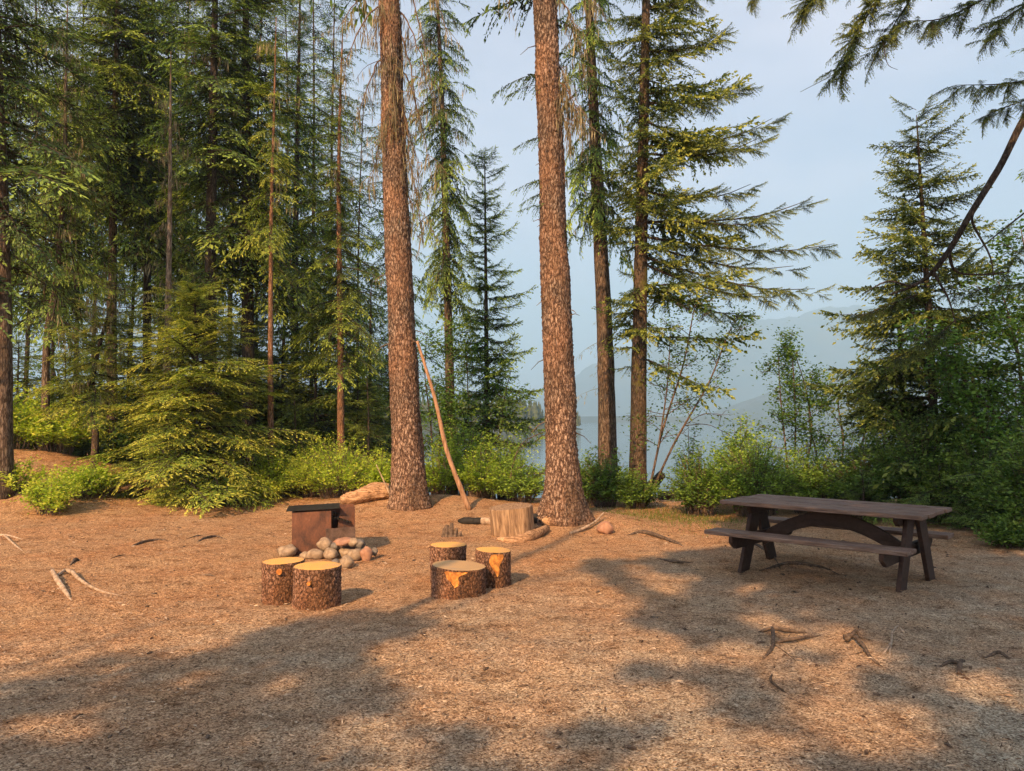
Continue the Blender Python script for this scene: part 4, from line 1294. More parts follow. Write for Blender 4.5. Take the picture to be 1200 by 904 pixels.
def shade_auto(o, ang=40):
    """flat-shade the caps by splitting on angle"""
    md = o.modifiers.new('split', 'EDGE_SPLIT'); md.split_angle = R(ang)


shade_auto(o)


def stick(name, label, pxs, r, mat, cat='stick', sides=8, n=24, lift=0.0, rough=0.12, Y=None, ztop=None, cut=True, group=None, par=None):
    """polyline on the ground given by photo pixels [(px,py,lift)]"""
    P = []
    for (a, b, l) in pxs:
        g = ground_hit(a, b); g[2] += l; P.append(g)
    P = smooth_path(P, n)
    rr = np.interp(np.linspace(0, 1, n), np.linspace(0, 1, len(r)), r)
    mb = MB(); tube(mb, P, rr, sides, rough=rough, seed=random.randint(0, 50))
    o = mb.build(name, M[mat], par, smooth=True, origin=P[0])
    if par is None: tag(o, label, cat, group)
    return o


# driftwood log left of the big spruce
g0 = ground_hit(393, 596); Yl = 13.3
P = smooth_path([at(399, 586, 13.4), at(418, 583, 13.5), at(440, 577, 13.6), at(463, 578, 13.7)], 30)
P[:, 2] = np.maximum(P[:, 2], gz(P[:, 0], P[:, 1]) + 0.08)
mb = MB(); rr = np.interp(np.linspace(0, 1, 30), [0, .15, .6, .9, 1], [0.06, 0.11, 0.15, 0.12, 0.05])
tube(mb, P, rr, 24, rough=0.22, seed=9)
P2 = P + np.array([0.03, 0.1, 0.10]); tube(mb, P2[8:26], np.interp(np.linspace(0, 1, 18), [0, .5, 1], [0.03, 0.08, 0.05]), 16, rough=0.25, seed=10)
tag(mb.build('driftwood_log', M['drift'], smooth=True, origin=P[0]), 'weathered orange-grey hollow log lying left of the pole-propped spruce', 'log')
mb = MB(); P = smooth_path([at(441, 545, 13.5), at(449, 562, 13.45), at(457, 580, 13.4)], 10)
tube(mb, P, np.linspace(0.008, 0.016, 10), 6); tag(mb.build('twig', M['root'], smooth=True, origin=P[-1]), 'thin pale twig standing against the weathered log', 'stick')

# leaning pole
pb = ground_hit(550, 598); ptop = at(489, 400, b1[1] - 0.22)
P = smooth_path([pb, pb * .66 + ptop * .34 + [-0.07, 0, 0], pb * .33 + ptop * .67, ptop], 40)
mb = MB(); tube(mb, P, np.linspace(0.046, 0.024, 40), 12, rough=0.14, seed=2)
tag(mb.build('leaning_pole', M['pole'], smooth=True, origin=pb), 'long peeled reddish pole leaning against the big spruce', 'pole')

# charred log in two visible ends
la, lb_ = ground_hit(537, 613), ground_hit(650, 618)
def char_log(p0, p1, label, segs, r):
    root = empty('charred_log', tuple(p0), label, 'log')
    L = p1 - p0
    for (a, b, mt, nm) in segs:
        mb = MB(); ts = np.linspace(a, b, 10)
        P = p0 + L * ts[:, None]; P[:, 2] = gz(P[:, 0], P[:, 1]) + r * 0.8
        rr = r * np.interp(ts, [0, .12, .9, 1], [.35, 1, 1, .95])
        tube(mb, P, rr, 14, rough=0.12, seed=int(a * 10) + 3)
        mb.build(nm, M[mt], root, smooth=True, origin=p0)
    return root
char_log(ground_hit(537, 614), ground_hit(588, 615), 'thin log with charred left end poking out left of the block', [(0, .55, 'char', 'burnt_end'), (.55, 1, 'root', 'bare_end')], 0.055)
char_log(ground_hit(616, 612), ground_hit(646, 616), 'short log with blackened bark and pale cut end right of the block', [(0, .72, 'char', 'burnt_bark'), (.72, 1, 'drift', 'cut_end')], 0.075)
# slab under the block
stick('bark_slab', 'curved flat wood slab wedged beneath the chopping block', [(583, 634, .02), (600, 636, .02), (622, 633, .05), (641, 624, .06)], [.035, .06, .075, .05], 'drift', 'wood slab', 12, rough=0.2)
# bark chunk
g = ground_hit(522, 630)
mb = MB()
for (dx, w, h, sd) in ((0, .06, .17, 1), (.07, .05, .2, 2), (.13, .035, .13, 3), (.19, .03, .08, 4)):
    P = [g + [dx, 0, -.02], g + [dx + .01, 0.02, h * .6], g + [dx + .02, 0.03, h]]
    tube(mb, P, [w, w * .85, w * .35], 9, rough=.3, seed=sd)
tag(mb.build('bark_chunk', M['rootdark'], origin=g), 'small ragged rotten stump piece behind the three stools', 'stump')
# rock and branch right of spruce
def stone(px, py, w, h, mat, label, seed, dz=0.0, group=None, d=0.9):
    g = ground_hit(px, py)
    mb = MB(); nu, nv = 18, 11
    th = np.linspace(0, np.pi, nv); ph = np.linspace(0, 2 * np.pi, nu, endpoint=False)
    V = []
    for a in th:
        for b in ph:
            p = np.array([math.sin(a) * math.cos(b), math.sin(a) * math.sin(b), math.cos(a)])
            k = 1 + 0.30 * mnoise.noise(Vector(p * 1.3) + Vector((seed * 3.1, 0, 0))) + 0.10 * mnoise.noise(Vector(p * 3.0) + Vector((0, seed * 2, 0)))
            V.append(p * k)
    V = np.array(V) * [w / 2, w * d / 2, h / 2] @ rotz(seed * 1.3).T @ rotx(0.2 * math.sin(seed)).T
    i = np.arange(nv - 1)[:, None] * nu; j = np.arange(nu)[None]; j2 = (j + 1) % nu
    q = np.stack([i + j, i + nu + j, i + nu + j2, i + j2], -1).reshape(-1, 4)
    mb.add(V, q)
    o = mb.build('stone', M[mat], smooth=True)
    o.location = (g[0], g[1] + w * 0.35, g[2] + h * 0.42 + dz)
    return tag(o, label, 'stone', group)


stone(710, 627, 0.24, 0.19, 'stonered', 'lone round tan stone beside the roots of the reddish spruce', 40)
stick('fallen_branch', 'pale crooked branch on the ground beside the lone stone', [(668, 627, .02), (685, 623, .05), (698, 616, .06), (708, 610, .12)], [.018, .022, .018, .008], 'root', 'branch')

# fire box stones (px, py of the foot, width m, height m)
FS = [(379, 647, .20, .145, 'stone', 'oval tan stone leaning on the fire box front, topmost of the pile', .09),
      (391, 645, .11, .10, 'stonedark', 'small dark stone behind the tan oval one at the fire box', .05),
      (401, 641, .26, .09, 'stonered', 'long flat reddish stone along the fire box base', .10),
      (413, 640, .14, .10, 'stone', 'pale stone by the right corner of the fire box', .07),
      (367, 657, .20, .13, 'stone', 'grey rounded stone just behind the front stool', .0),
      (386, 657, .185, .135, 'stone', 'whitish cracked stone in the middle of the pile', .01),
      (403, 655, .15, .12, 'stone', 'smaller tan stone between whitish and speckled stones', .02),
      (415, 658, .185, .15, 'stone', 'speckled round stone at the right of the pile', .0),
      (421, 640, .13, .11, 'stonedark', 'dark stone against the right wall of the fire box', .02),
      (428, 658, .135, .17, 'stonered', 'upright reddish-brown stone at the right end of the pile', .0),
      (438, 650, .09, .09, 'stonedark', 'small grey stone at the far right end of the pile', .0),
      (405, 667, .155, .15, 'stone', 'tan stone nearest the camera, front of the pile', -.01),
      (334, 652, .24, .13, 'stone', 'broad pale stone behind the left stool', .0),
      (356, 656, .12, .09, 'stone', 'little pale stone between the stool tops', .0),
      (392, 662, .10, .06, 'stonedark', 'small flat stone low in front of the whitish one', .0)]
for k, (px, py, w, h, mt, lab, dz) in enumerate(FS):
    stone(px, max(py, 655), w, h, mt, lab, k + 1, dz * 0.4 + max(0, 655 - py) * 0.0075, 'stones around the fire box')

# fire box
fb = ground_hit(379, 651)
fbe = empty('fire_box', (fb[0], fb[1], fb[2] - 0.03), 'rusty steel campfire box with a grate plate on top, stones at its base', 'fire pit', rz=R(13))


def plate(outline, thick, axis_y, parent, name, mat, thr=None):
    """outline in local x,z extruded along y from axis_y"""
    n = len(outline)
    bm_v = [[x, axis_y, z] for x, z in outline] + [[x, axis_y + thick, z] for x, z in outline]
    me = bpy.data.meshes.new(name)
    f = [list(range(n)), list(range(2 * n - 1, n - 1, -1))] + [[i, i + n, (i + 1) % n + n, (i + 1) % n] for i in range(n)]
    me.from_pydata(bm_v, [], f); me.update()
    me.materials.append(M[mat])
    o = bpy.data.objects.new(name, me); COL.objects.link(o); o.parent = parent
    md = o.modifiers.new('bevel', 'BEVEL'); md.width = 0.002; md.segments = 1
    return o


W2 = 0.365
plate([(-W2, 0), (W2, 0), (W2, .335), (.165, .335), (.165, .325), (.09, .325), (.085, .555), (-W2, .545)], 0.008, 0, fbe, 'front_panel', 'rust')
plate([(.055, .0), (W2 + .006, .0), (W2 + .006, .355), (.02, .345)], 0.006, -0.009, fbe, 'lower_band', 'rustpale')
plate([(.155, .30), (W2, .30), (W2, .585), (.195, .585)], 0.008, 0.11, fbe, 'inner_panel', 'rust')
for sx in (-1, 1):
    mb = MB(); box(mb, (sx * (W2 - 0.004), 0.31, 0.285), (0.008, 0.60, 0.56)); mb.build('side_panel', M['rust'], fbe)
mb = MB(); box(mb, (0, 0.61, 0.285), (0.73, 0.008, 0.56)); mb.build('back_panel', M['rust'], fbe)
mb = MB(); box(mb, (-.125, .25, .575), (.62, .56, .008), roty(R(-2.0)), bev=.003)
mb.build('cooking_plate', M['iron'], fbe)
mb = MB()
for k in range(9):
    tube(mb, [(.03 + k * .034, .02, .50 - k * .012), (.03 + k * .034, .58, .50 - k * .012)], .008, 6)
for yy in (.1, .5):
    tube(mb, [(.02, yy, .505), (.32, yy, .40)], .009, 6)
mb.build('grate', M['iron'], fbe)
mb = MB(); v = RG.uniform(-1, 1, (1, 3))
xs = np.linspace(-.34, .34, 20); ys = np.linspace(.02, .6, 18); X, Yy = np.meshgrid(xs, ys); Z = 0.09 + 0.05 * vnoise(X / .08, Yy / .08, 7)
i = np.arange(17)[:, None] * 20; j = np.arange(19)[None]
mb.add(np.stack([X, Yy, Z], -1), np.stack([i + j, i + j + 1, i + 21 + j, i + 20 + j], -1).reshape(-1, 4)); mb.build('ash_bed', M['char'], fbe)

# ------------------------------------------------------------------ picnic table
TA = -0.755
tc = np.array([3.318, 7.95]); tz = float(gz(*tc))
tab = empty('picnic_table', (tc[0], tc[1], -0.02), 'dark brown wooden picnic table with attached benches standing in the shade', 'picnic table', rz=TA)
TH = 0.745
mb = MB()
for k in range(5):
    y = (k - 2) * 0.195
    box(mb, (RG.normal(0, .004), y, TH - .02 + RG.normal(0, .0015)), (2.0 + RG.normal(0, .008), .186, .042), bev=.006)
mb.build('tabletop', M['tabletop'], tab)
for sy in (-1, 1):
    mb = MB()
    for k in (-.5, .5):
        box(mb, (RG.normal(0, .004) - 0.03, sy * (0.66 + k * .135), .435), (1.98, .130, .042), bev=.006)
    mb.build('bench', M['tabletop'], tab)
for sx in (-1, 1):
    x = sx * 0.80
    for sy in (-1, 1):
        # leg: plank prism in the yz plane
        top, bot, w = sy * .075, sy * .46, .23
        o_ = [(top - w * .5, TH - .045), (top + w * .5, TH - .045), (bot + w * .42, -.12), (bot - w * .42, -.12)]
        me = bpy.data.meshes.new('leg'); th = .042
        xx = x + sx * (.024 if sy > 0 else -.021)
        vv = [[xx - th / 2, a, b] for a, b in o_] + [[xx + th / 2, a, b] for a, b in o_]
        me.from_pydata(vv, [], [[0, 1, 2, 3], [7, 6, 5, 4], [0, 4, 5, 1], [1, 5, 6, 2], [2, 6, 7, 3], [3, 7, 4, 0]]); me.update()
        me.materials.append(M['tablebrown'])
        o = bpy.data.objects.new('leg', me); COL.objects.link(o); o.parent = tab
        md = o.modifiers.new('bevel', 'BEVEL'); md.width = .005; md.segments = 1
    def beam(name, hw, z, hgt, xo, chamf):
        me = bpy.data.meshes.new(name); th = .042; xx = x + xo
        ol = [(-hw, z + hgt / 2), (hw, z + hgt / 2), (hw, z), (hw - chamf, z - hgt / 2), (-hw + chamf, z - hgt / 2), (-hw, z)]
        vv = [[xx - th / 2, a, b] for a, b in ol] + [[xx + th / 2, a, b] for a, b in ol]
        me.from_pydata(vv, [], [list(range(6)), list(range(11, 5, -1))] + [[i, i + 6, (i + 1) % 6 + 6, (i + 1) % 6] for i in range(6)]); me.update()
        me.materials.append(M['tablebrown'])
        o = bpy.data.objects.new(name, me); COL.objects.link(o); o.parent = tab
        md = o.modifiers.new('bevel', 'BEVEL'); md.width = .005; md.segments = 1
    beam('cross_beam', .78, .345, .13, -sx * .068, .10)
    beam('top_cleat', .36, TH - .09, .09, -sx * .068, .06)
# arched brace
for yy in (0,):
    xs = np.linspace(-.74, .74, 25)
    up_ = .375 + .285 * np.cos(xs / .74 * np.pi / 2) ** 0.9
    dn = up_ - .145
    up_ = np.minimum(up_, TH - .045)
    vv = []
    for y in (-.022, .022):
        vv += [[a, y, b] for a, b in zip(xs, up_)] + [[a, y, b] for a, b in zip(xs, dn)]
    n = 25; f = []
    for i in range(n - 1):
        f.append([i, i + 1, n + i + 1, n + i]); f.append([2 * n + i, 3 * n + i, 3 * n + i + 1, 2 * n + i + 1])
        f.append([i, 2 * n + i, 2 * n + i + 1, i + 1]); f.append([n + i, n + i + 1, 3 * n + i + 1, 3 * n + i])
    f += [[0, n, 3 * n, 2 * n], [n - 1, 3 * n - 1, 4 * n - 1, 2 * n - 1]]
    me = bpy.data.meshes.new('arched_brace'); me.from_pydata(vv, [], f); me.update(); me.materials.append(M['tablebrown'])
    o = bpy.data.objects.new('arched_brace', me); COL.objects.link(o); o.parent = tab
mb = MB(); box(mb, (0, 0, TH - .06), (1.1, .09, .036), bev=.004); mb.build('centre_rail', M['tablebrown'], tab)

# ------------------------------------------------------------------ roots and sticks on the ground
def rooty(label, segs, mat, cat='root', name='surface_root'):
    allp = []
    base = ground_hit(*segs[0][0][0][:2])
    mb = MB()
    for pts, r in segs:
        P = []
        for (a, b, l) in pts:
            g = ground_hit(a, b); g[2] += l; P.append(g)
        P = smooth_path(P, 20)
        tube(mb, P, np.interp(np.linspace(0, 1, 20), np.linspace(0, 1, len(r)), r), 9, rough=.16, seed=random.randint(0, 60))
    return tag(mb.build(name, M[mat], smooth=True, origin=base), label, cat)


rooty('bleached forked root arching out of the soil at left', [([(61, 674, .05), (67, 683, .03), (75, 692, .01), (84, 704, -.01)], [.018, .027, .024, .010]),
                                                            ([(84, 674, .04), (95, 684, .03), (118, 694, .01), (155, 700, -.01)], [.020, .016, .012, .003]),
                                                            ([(66, 678, .02), (76, 672, .03), (84, 674, .03)], [.012, .018, .018])], 'root')
rooty('long dark root surfacing left of the fire box', [([(150, 642, -.01), (166, 637, .015), (185, 634, .015), (204, 634, -.01)], [.006, .02, .016, .006])], 'rootdark')
rooty('dark root pair surfacing near the fire box', [([(228, 637, -.01), (240, 632, .015), (254, 630, .015), (268, 633, -.01)], [.006, .018, .016, .006]), ([(218, 632, 0), (232, 629, .01), (240, 629, 0)], [.005, .012, .004])], 'rootdark')
rooty('short root stub left of the dark roots', [([(82, 663, 0), (88, 658, .02), (93, 657, 0)], [.01, .022, .008])], 'rootdark')
rooty('thin root sliver in the middle of the red soil', [([(232, 675, 0), (245, 675, .01), (256, 677, 0)], [.004, .012, .004])], 'rootdark')
rooty('gnarled root at the left edge', [([(-10, 628, .0), (8, 629, .015), (28, 633, .0)], [.02, .018, .006]), ([(6, 630, .02), (18, 640, .01), (32, 650, 0)], [.015, .012, .004])], 'root')
rooty('tangle of weathered roots right of centre in the foreground', [([(888, 742, 0), (905, 741, .03), (925, 744, .03), (945, 742, 0)], [0.0086, 0.0158, 0.0144, 0.0058]),
      ([(905, 741, .03), (906, 750, .03), (905, 762, .02), (893, 774, 0)], [0.0144, 0.0144, 0.0115, 0.0058]), ([(910, 756, .02), (930, 754, .03), (945, 750, .02), (962, 745, 0)], [0.0101, 0.0130, 0.0101, 0.0043]),
      ([(908, 758, .01), (920, 766, .01), (933, 775, 0)], [0.0058, 0.0050, 0.0029])], 'rootdark')
rooty('dark splintered root lying below the table end', [([(990, 752, .03), (1000, 752, .04), (1012, 762, .03), (1020, 772, .01), (1033, 781, 0)], [0.0216, 0.0173, 0.0130, 0.0115, 0.0072]),
      ([(992, 755, .03), (1003, 748, .05), (1008, 750, .02)], [0.0144, 0.0144, 0.0072]), ([(1012, 765, .01), (1000, 768, .005), (985, 770, 0)], [0.0058, 0.0043, 0.0022])], 'rootdark')
rooty('pale forked stick standing out of the soil below the table', [([(1046, 743, .03), (1045, 752, .02), (1043, 764, .01), (1043, 772, 0)], [0.0065, 0.0086, 0.0086, 0.0058]),
      ([(1043, 760, .03), (1035, 768, .01), (1026, 772, 0)], [0.0086, 0.0072, 0.0029]), ([(1046, 746, .03), (1052, 742, .05), (1060, 745, .02)], [0.0072, 0.0086, 0.0058])], 'root', 'stick', 'forked_stick')
rooty('half-buried root knuckles near the right edge', [([(1100, 783, 0), (1115, 779, .02), (1128, 781, .01)], [0.0072, 0.0144, 0.0072]), ([(1124, 792, .01), (1126, 785, .05), (1130, 780, .03)], [0.0144, 0.0144, 0.0086])], 'rootdark')
rooty('small root hump by the right edge of the soil', [([(1155, 772, 0), (1170, 768, .02), (1183, 772, 0)], [0.0086, 0.0130, 0.0072])], 'rootdark')
rooty('thin root curling across the lit soil in the foreground', [([(905, 790, 0), (903, 800, .015), (910, 806, .01), (925, 815, 0)], [0.0043, 0.0101, 0.0072, 0.0029]), ([(925, 818, 0), (945, 830, .01), (955, 832, 0)], [0.0029, 0.0065, 0.0022])], 'rootdark')
rooty('root running under the left end of the picnic table', [([(868, 642, 0), (885, 640, .02), (905, 652, .01), (915, 668, 0)], [.01, .018, .012, .006])], 'rootdark')
rooty('low root across the ground beneath the bench', [([(890, 670, 0), (925, 662, .02), (960, 665, .01), (984, 674, 0)], [.01, .02, .014, .006])], 'rootdark')
rooty('thick brown root surfacing between the reddish spruce and the table', [([(735, 628, 0), (755, 626, .03), (790, 637, .02), (800, 640, 0)], [.01, .03, .022, .01])], 'rootdark')
rooty('root stub just left of the picnic bench', [([(770, 655, 0), (790, 660, .02), (812, 660, 0)], [.008, .018, .008])], 'rootdark')
stick('twig', 'short pale twig lying on the lit ground in the centre', [(556, 780, .005), (565, 776, .008), (574, 772, .005)], [.004, .008, .006], 'root')
stick('twig', 'thin straw-coloured twig in the left foreground shade', [(400, 822, .004), (415, 820, .006), (430, 821, .004)], [.003, .005, .003], 'root')
stick('twig', 'little brown twig on the left of the red soil', [(130, 655, .004), (140, 652, .008), (147, 651, .004)], [.004, .008, .004], 'rootdark')

# dark log end and shoreline log by the water
mb = MB(); P = smooth_path([at(752, 580, 15.6), at(765, 568, 15.7), at(776, 556, 15.8)], 10)
tube(mb, P, np.linspace(.13, .09, 10), 14, rough=.1, seed=6)
tag(mb.build('fallen_log', M['bark_dark'], smooth=True, origin=P[0]), 'dark broken log end jutting up behind the mossy trunk', 'log')
mb = MB(); P = smooth_path([at(772, 581, 17.0), at(800, 580, 17.1), at(840, 581, 17.3)], 12)
tube(mb, P, .10, 12, rough=.1, seed=8)
tag(mb.build('beach_log', M['bark_grey'], smooth=True, origin=P[0]), 'grey log lying along the water edge at the end of the path', 'log')
stone(672, 596, .16, .12, 'stone', 'pale stone half hidden right behind the reddish spruce', 61, .25)

# ------------------------------------------------------------------ litter, grass
n = 90000
yy = 1.8 + 15 * RG.uniform(0, 1, n) ** 1.5
xx = RG.uniform(-1, 1, n) * (yy * 0.72 + 0.4)
zz = gz(xx, yy) + 0.010 + RG.uniform(0, .008, n)
a = RG.uniform(0, 6.28, n)
d = np.stack([np.cos(a), np.sin(a), RG.normal(0, .12, n)], -1)
ln = np.minimum(np.exp(RG.normal(math.log(.019), .45, n)), .05) * (1 + yy * 0.035)
mb = MB(); v, q = kites(np.stack([xx, yy, zz], -1), d, ln, ln * RG.uniform(.08, .32, n), roll=.3, fold=.03)
mb.add(v, q, tint=np.repeat(np.clip(RG.beta(1.2, 1.6, n), 0, 1), 4))
tag(mb.build('needle_litter', M['litter']), 'fallen needles, twiglets and bark chips strewn over the soil', 'litter', kind='stuff')
# cones / bark scraps
mb = MB()
for k in range(260):
    y = 2.2 + 12 * RG.uniform() ** 1.2; x = RG.uniform(-1, 1) * y * .7
    g = np.array([x, y, float(gz(x, y)) + .008]); s = RG.uniform(.004, .013); aa = RG.uniform(0, 6.28)
    dd = np.array([math.cos(aa), math.sin(aa), 0]) * s * RG.uniform(1, 3)
    tube(mb, [g - dd, g, g + dd], [s * .4, s, s * .3], 6, rough=.3, seed=k)
tag(mb.build('bark_scraps', M['rootdark']), 'dark cones and bark scraps scattered over the clearing floor', 'debris', kind='stuff')
mb = MB()
for (px, py, Y, w, dpt, nn) in [(805, 608, 12.6, 1.1, 1.6, 2600), (750, 868, 3.45, .12, .06, 26), (200, 588, 14.3, 2.0, .8, 1200), (720, 600, 13, 1.2, .6, 500)]:
    c = at(px, py, Y)
    x = c[0] + RG.normal(0, w / 2, nn); y = Y + RG.normal(0, dpt / 2, nn)
    ok = y < shore_y(x); x, y = x[ok], y[ok]
    z = gz(x, y)
    dd = np.stack([RG.normal(0, .4, len(x)), RG.normal(0, .4, len(x)), np.ones(len(x))], -1)
    l = RG.uniform(.03, .09, len(x)); v, q = kites(np.stack([x, y, z], -1), dd, l, .007 + 0 * l, roll=1.0)
    mb.add(v, q, tint=np.repeat(RG.uniform(.2, .9, len(x)), 4))
tag(mb.build('grass', M['grass']), 'thin short grass growing along the path to the water', 'grass', kind='stuff')

# ------------------------------------------------------------------ trees behind the camera that throw the foreground shade
SUN_EL, SUN_AZ = R(33), R(22)       # azimuth: light travels this far right of straight ahead
SL = np.array([-math.sin(SUN_AZ) * math.cos(SUN_EL), -math.cos(SUN_AZ) * math.cos(SUN_EL), math.sin(SUN_EL)])


def inpoly(x, y, poly):
    c = np.zeros(x.shape, bool); n = len(poly); j = n - 1
    for i in range(n):
        xi, yi = poly[i]; xj, yj = poly[j]
        c ^= ((yi > y) != (yj > y)) & (x < (xj - xi) * (y - yi) / (yj - yi + 1e-9) + xi)
        j = i
    return c


def shade_mask(px, py):
    s = inpoly(px, py, [(-400, 860), (0, 800), (130, 765), (190, 755), (260, 750), (330, 728), (450, 722), (560, 735), (520, 762), (460, 790), (470, 812), (560, 800), (570, 830), (520, 845), (640, 852), (700, 835), (800, 850), (775, 878), (720, 904), (760, 1100), (-600, 1100)])
    s &= ~inpoly(px, py, [(350, 850), (385, 832), (440, 828), (480, 845), (470, 862), (370, 868)])
    for (cx, cy, rx, ry) in [(60, 850, 60, 12), (520, 822, 60, 14), (620, 880, 70, 12), (330, 800, 30, 7), (500, 775, 50, 12)]:
        s &= ((px - cx) / rx) ** 2 + ((py - cy) / ry) ** 2 > 1
    s &= ~inpoly(px, py, [(180, 785), (200, 778), (235, 785), (225, 800), (190, 802)])
    r = inpoly(px, py, [(690, 655), (760, 650), (835, 655), (850, 600), (1600, 560), (1700, 1100), (1000, 1100), (985, 900), (1080, 890), (1100, 850), (1010, 820), (1000, 790), (1060, 775), (1000, 735), (900, 740), (840, 770), (800, 745), (720, 725), (760, 700), (700, 680)])
    for (cx, cy, rx, ry) in [(905, 726, 36, 6), (1150, 800, 36, 11), (985, 765, 34, 9), (860, 752, 40, 8), (1060, 830, 40, 10), (780, 680, 34, 6), (880, 690, 26, 4), (960, 722, 16, 4), (1000, 860, 40, 12), (1165, 636, 22, 4)]:
        r &= ((px - cx) / rx) ** 2 + ((py - cy) / ry) ** 2 > 1
    for (cx, cy, rx, ry) in [(718, 770, 34, 12), (760, 782, 38, 10), (845, 812, 44, 22), (890, 838, 40, 16), (825, 782, 56, 12), (960, 890, 70, 20), (905, 800, 36, 12), (940, 770, 40, 12)]:
        r |= ((px - cx) / rx) ** 2 + ((py - cy) / ry) ** 2 < 1
    return s | r


def project(x, y, z):
    yy = y * cp + (z - CAMZ) * sp; zz = -y * sp + (z - CAMZ) * cp
    return 600 + K * x / yy, 452 - K * zz / yy


pts = []
N = 270000
gx = RG.uniform(-9, 13, N); gy = RG.uniform(1.2, 18, N)
ppx, ppy = project(gx, gy, 0 * gx)
wob = 24 * vnoise(gx / .7, gy / .7, 77) + 14 * vnoise(gx / .25, gy / .25, 76)
keep = shade_mask(ppx + wob * 2, ppy + wob)
for (ex_, ey_) in ((.07, 0), (-.07, 0), (0, .09), (0, -.09)):      # keep sprays clear of the sunlit patches' edges
    qx, qy = project(gx + ex_, gy + ey_, 0 * gx)
    keep &= shade_mask(qx + wob * 2, qy + wob)
keep &= ~((vnoise(gx / .42, gy / .42, 78) + .5 * vnoise(gx / .16, gy / .16, 79)) > np.where(gx > 1.3, 0.49, 0.43))
gx, gy = gx[keep], gy[keep]
k = min(len(gx), 80000)
gx, gy = gx[:k], gy[:k]
t = RG.uniform(11, 15.5, k) + np.clip(gy - 7, 0, 9) * 0.55 + 1.5 * vnoise(gx / 1.5, gy / 1.5, 80)
OC = np.stack([gx, gy, 0 * gx], -1) + SL * t[:, None]
# extra shade on the right-hand thicket
m_ = 2600
bx = RG.uniform(4.5, 11, m_); by = RG.uniform(9.5, 14.5, m_); bz = RG.uniform(1.5, 5.5, m_)
kk = RG.uniform(0, 1, m_) < 0.4
OC = np.concatenate([OC, (np.stack([bx, by, bz], -1) + SL * RG.uniform(16, 22, m_)[:, None])[kk]])
tv = [tuple(x) for x in [(-8.2, -7.2), (-6.9, -8.6), (-9.8, -5.0), (0.8, -3.4), (-5.6, -5.0), (4.0, -4.6), (-8.0, -10.5), (0.4, -7.6)]]
TVP = np.array(tv)
own = np.argmin(((OC[:, None, :2] - TVP[None]) ** 2).sum(-1), 1)
labs = ['shade conifer behind the viewpoint, %s' % s for s in ('farthest out on the left', 'standing back from the clearing', 'nearest the middle', 'just behind the photographer', 'between two others at left', 'behind on the right', 'last one in the wood', 'set back in the middle')]
tmplq = [kites(np.stack([np.linspace(0, .8, 9), np.zeros(9), np.zeros(9)], -1) * 1.0, np.stack([np.cos(np.array([.8, -.8] * 4 + [0])), np.sin(np.array([.8, -.8] * 4 + [0])), np.zeros(9)], -1), .42, .13, roll=.4) for _ in range(4)]
for j in range(len(tv)):
    S = OC[own == j]
    if len(S) < 5: continue
    bx_, by_ = tv[j]; b = np.array([bx_, by_, float(gz(bx_, by_)) - .1])
    root = empty('shade_conifer', tuple(b), labs[j], 'tree', 'conifers standing behind the viewpoint')
    top = S[:, 2].max() + .6
    mb = MB(); tube(mb, smooth_path([b, b + [.1, 0, top * .5], b + [0, 0.1, top]], 20), np.linspace(.10, .02, 20), 10); mb.build('trunk', M['bark_dark'], root, smooth=True, origin=b)
    mb = MB()
    for p in S:
        v, q = tmplq[RG.integers(4)]
        s = RG.uniform(.11, .20)
        Rm = rotz(RG.uniform(0, 6.28)) @ rotx(RG.normal(0, .5)) @ roty(RG.normal(0.2, .4))
        mb.add((v * s) @ Rm.T + p - [0, 0, 0], q, tint=RG.uniform(.2, .7))
    # limbs to some of the sprays
    for p in S[::max(1, len(S) // 36)]:
        z0_ = max(b[2] + 1, min(p[2] - .3, top - .5)); q0 = np.array([b[0], b[1], z0_])
        tube(mb, smooth_path([q0, (q0 + p) / 2 + [0, 0, .15], p], 6), np.linspace(.014, .004, 6), 4, m=1, cap=False)
    mb.build('crown', [M['fir'], M['bark_dark']], root, origin=b)

# ------------------------------------------------------------------ haze
mb = MB(); box(mb, (0, 1600, 260), (8600, 5200, 536))
hz = mb.build('haze', M['sand']); hz.data.materials.clear()
m = bpy.data.materials.new('smoke_haze'); m.use_nodes = True; nt = m.node_tree; nt.nodes.clear()
o_ = nt.nodes.new('ShaderNodeOutputMaterial'); pv = nt.nodes.new('ShaderNodeVolumePrincipled')
pv.inputs['Color'].default_value = (0.43, 0.71, 1.0, 1); pv.inputs['Density'].default_value = 0.0006; pv.inputs['Anisotropy'].default_value = 0.1
nt.links.new(pv.outputs[0], o_.inputs['Volume'])
hz.data.materials.append(m); tag(hz, 'thin wildfire smoke haze over lake and mountains', 'haze', kind='stuff')

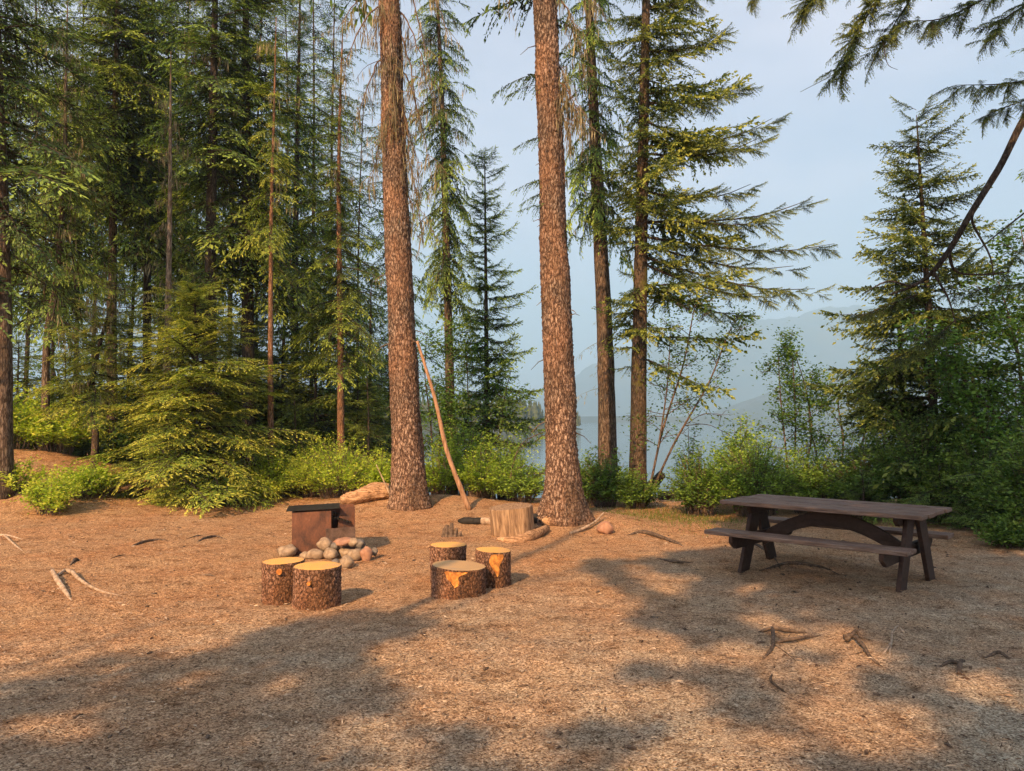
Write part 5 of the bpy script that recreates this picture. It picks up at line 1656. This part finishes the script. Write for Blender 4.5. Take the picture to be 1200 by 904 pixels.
# ------------------------------------------------------------------ light, sky, camera
W = bpy.data.worlds.new('World'); scene.world = W; W.use_nodes = True
nt = W.node_tree; nt.nodes.clear()
out = nt.nodes.new('ShaderNodeOutputWorld'); bg = nt.nodes.new('ShaderNodeBackground')
sky = nt.nodes.new('ShaderNodeTexSky'); sky.sky_type = 'NISHITA'; sky.sun_disc = False
sky.sun_elevation = SUN_EL; sky.sun_rotation = R(180) + SUN_AZ
sky.air_density = 1.0; sky.dust_density = 3.0; sky.ozone_density = 1.0
tcn = nt.nodes.new('ShaderNodeTexCoord'); mp = nt.nodes.new('ShaderNodeMapping'); mp.inputs['Scale'].default_value = (1, 1, 2.2)
nz = nt.nodes.new('ShaderNodeTexNoise'); nz.inputs['Scale'].default_value = 2.6; nz.inputs['Detail'].default_value = 5; nz.inputs['Roughness'].default_value = .5
rp = nt.nodes.new('ShaderNodeValToRGB'); rp.color_ramp.elements[0].position = .42; rp.color_ramp.elements[0].color = (0.32, 0.32, 0.32, 1); rp.color_ramp.elements[1].position = .72; rp.color_ramp.elements[1].color = (.72, .72, .72, 1)
mx = nt.nodes.new('ShaderNodeMix'); mx.data_type = 'RGBA'; mx.inputs[7].default_value = (6.4, 5.9, 6.5, 1)
L_ = nt.links.new
L_(tcn.outputs['Generated'], mp.inputs[0]); L_(mp.outputs[0], nz.inputs['Vector']); L_(nz.outputs['Fac'], rp.inputs[0]); L_(rp.outputs[0], mx.inputs[0])
L_(sky.outputs[0], mx.inputs[6]); L_(mx.outputs[2], bg.inputs[0]); bg.inputs[1].default_value = 0.064
L_(bg.outputs[0], out.inputs[0])

sun = bpy.data.lights.new('sun', 'SUN'); sun.energy = 5.0; sun.angle = R(0.5); sun.color = (1.0, 0.59, 0.28)
so = bpy.data.objects.new('sun', sun); COL.objects.link(so)
so.rotation_euler = Vector(SL).to_track_quat('Z', 'Y').to_euler(); so.location = (-10, -15, 20)

cam = bpy.data.cameras.new('camera'); co = bpy.data.objects.new('camera', cam); COL.objects.link(co)
cam.sensor_width = 36; cam.lens = 36 * K / 1200; cam.clip_end = 12000; cam.clip_start = 0.05
co.location = (0, 0, CAMZ); co.rotation_euler = (R(90) + PITCH, 0, 0)
scene.camera = co
vs = scene.view_settings; vs.view_transform = 'Standard'; vs.look = 'None'; vs.exposure = 1.55; vs.gamma = 1
cy = scene.cycles
cy.max_bounces = 5; cy.diffuse_bounces = 3; cy.glossy_bounces = 2; cy.transmission_bounces = 2; cy.volume_bounces = 1; cy.transparent_max_bounces = 4
cy.use_denoising = True; cy.use_adaptive_sampling = True; cy.adaptive_threshold = 0.02
cy.sample_clamp_indirect = 8
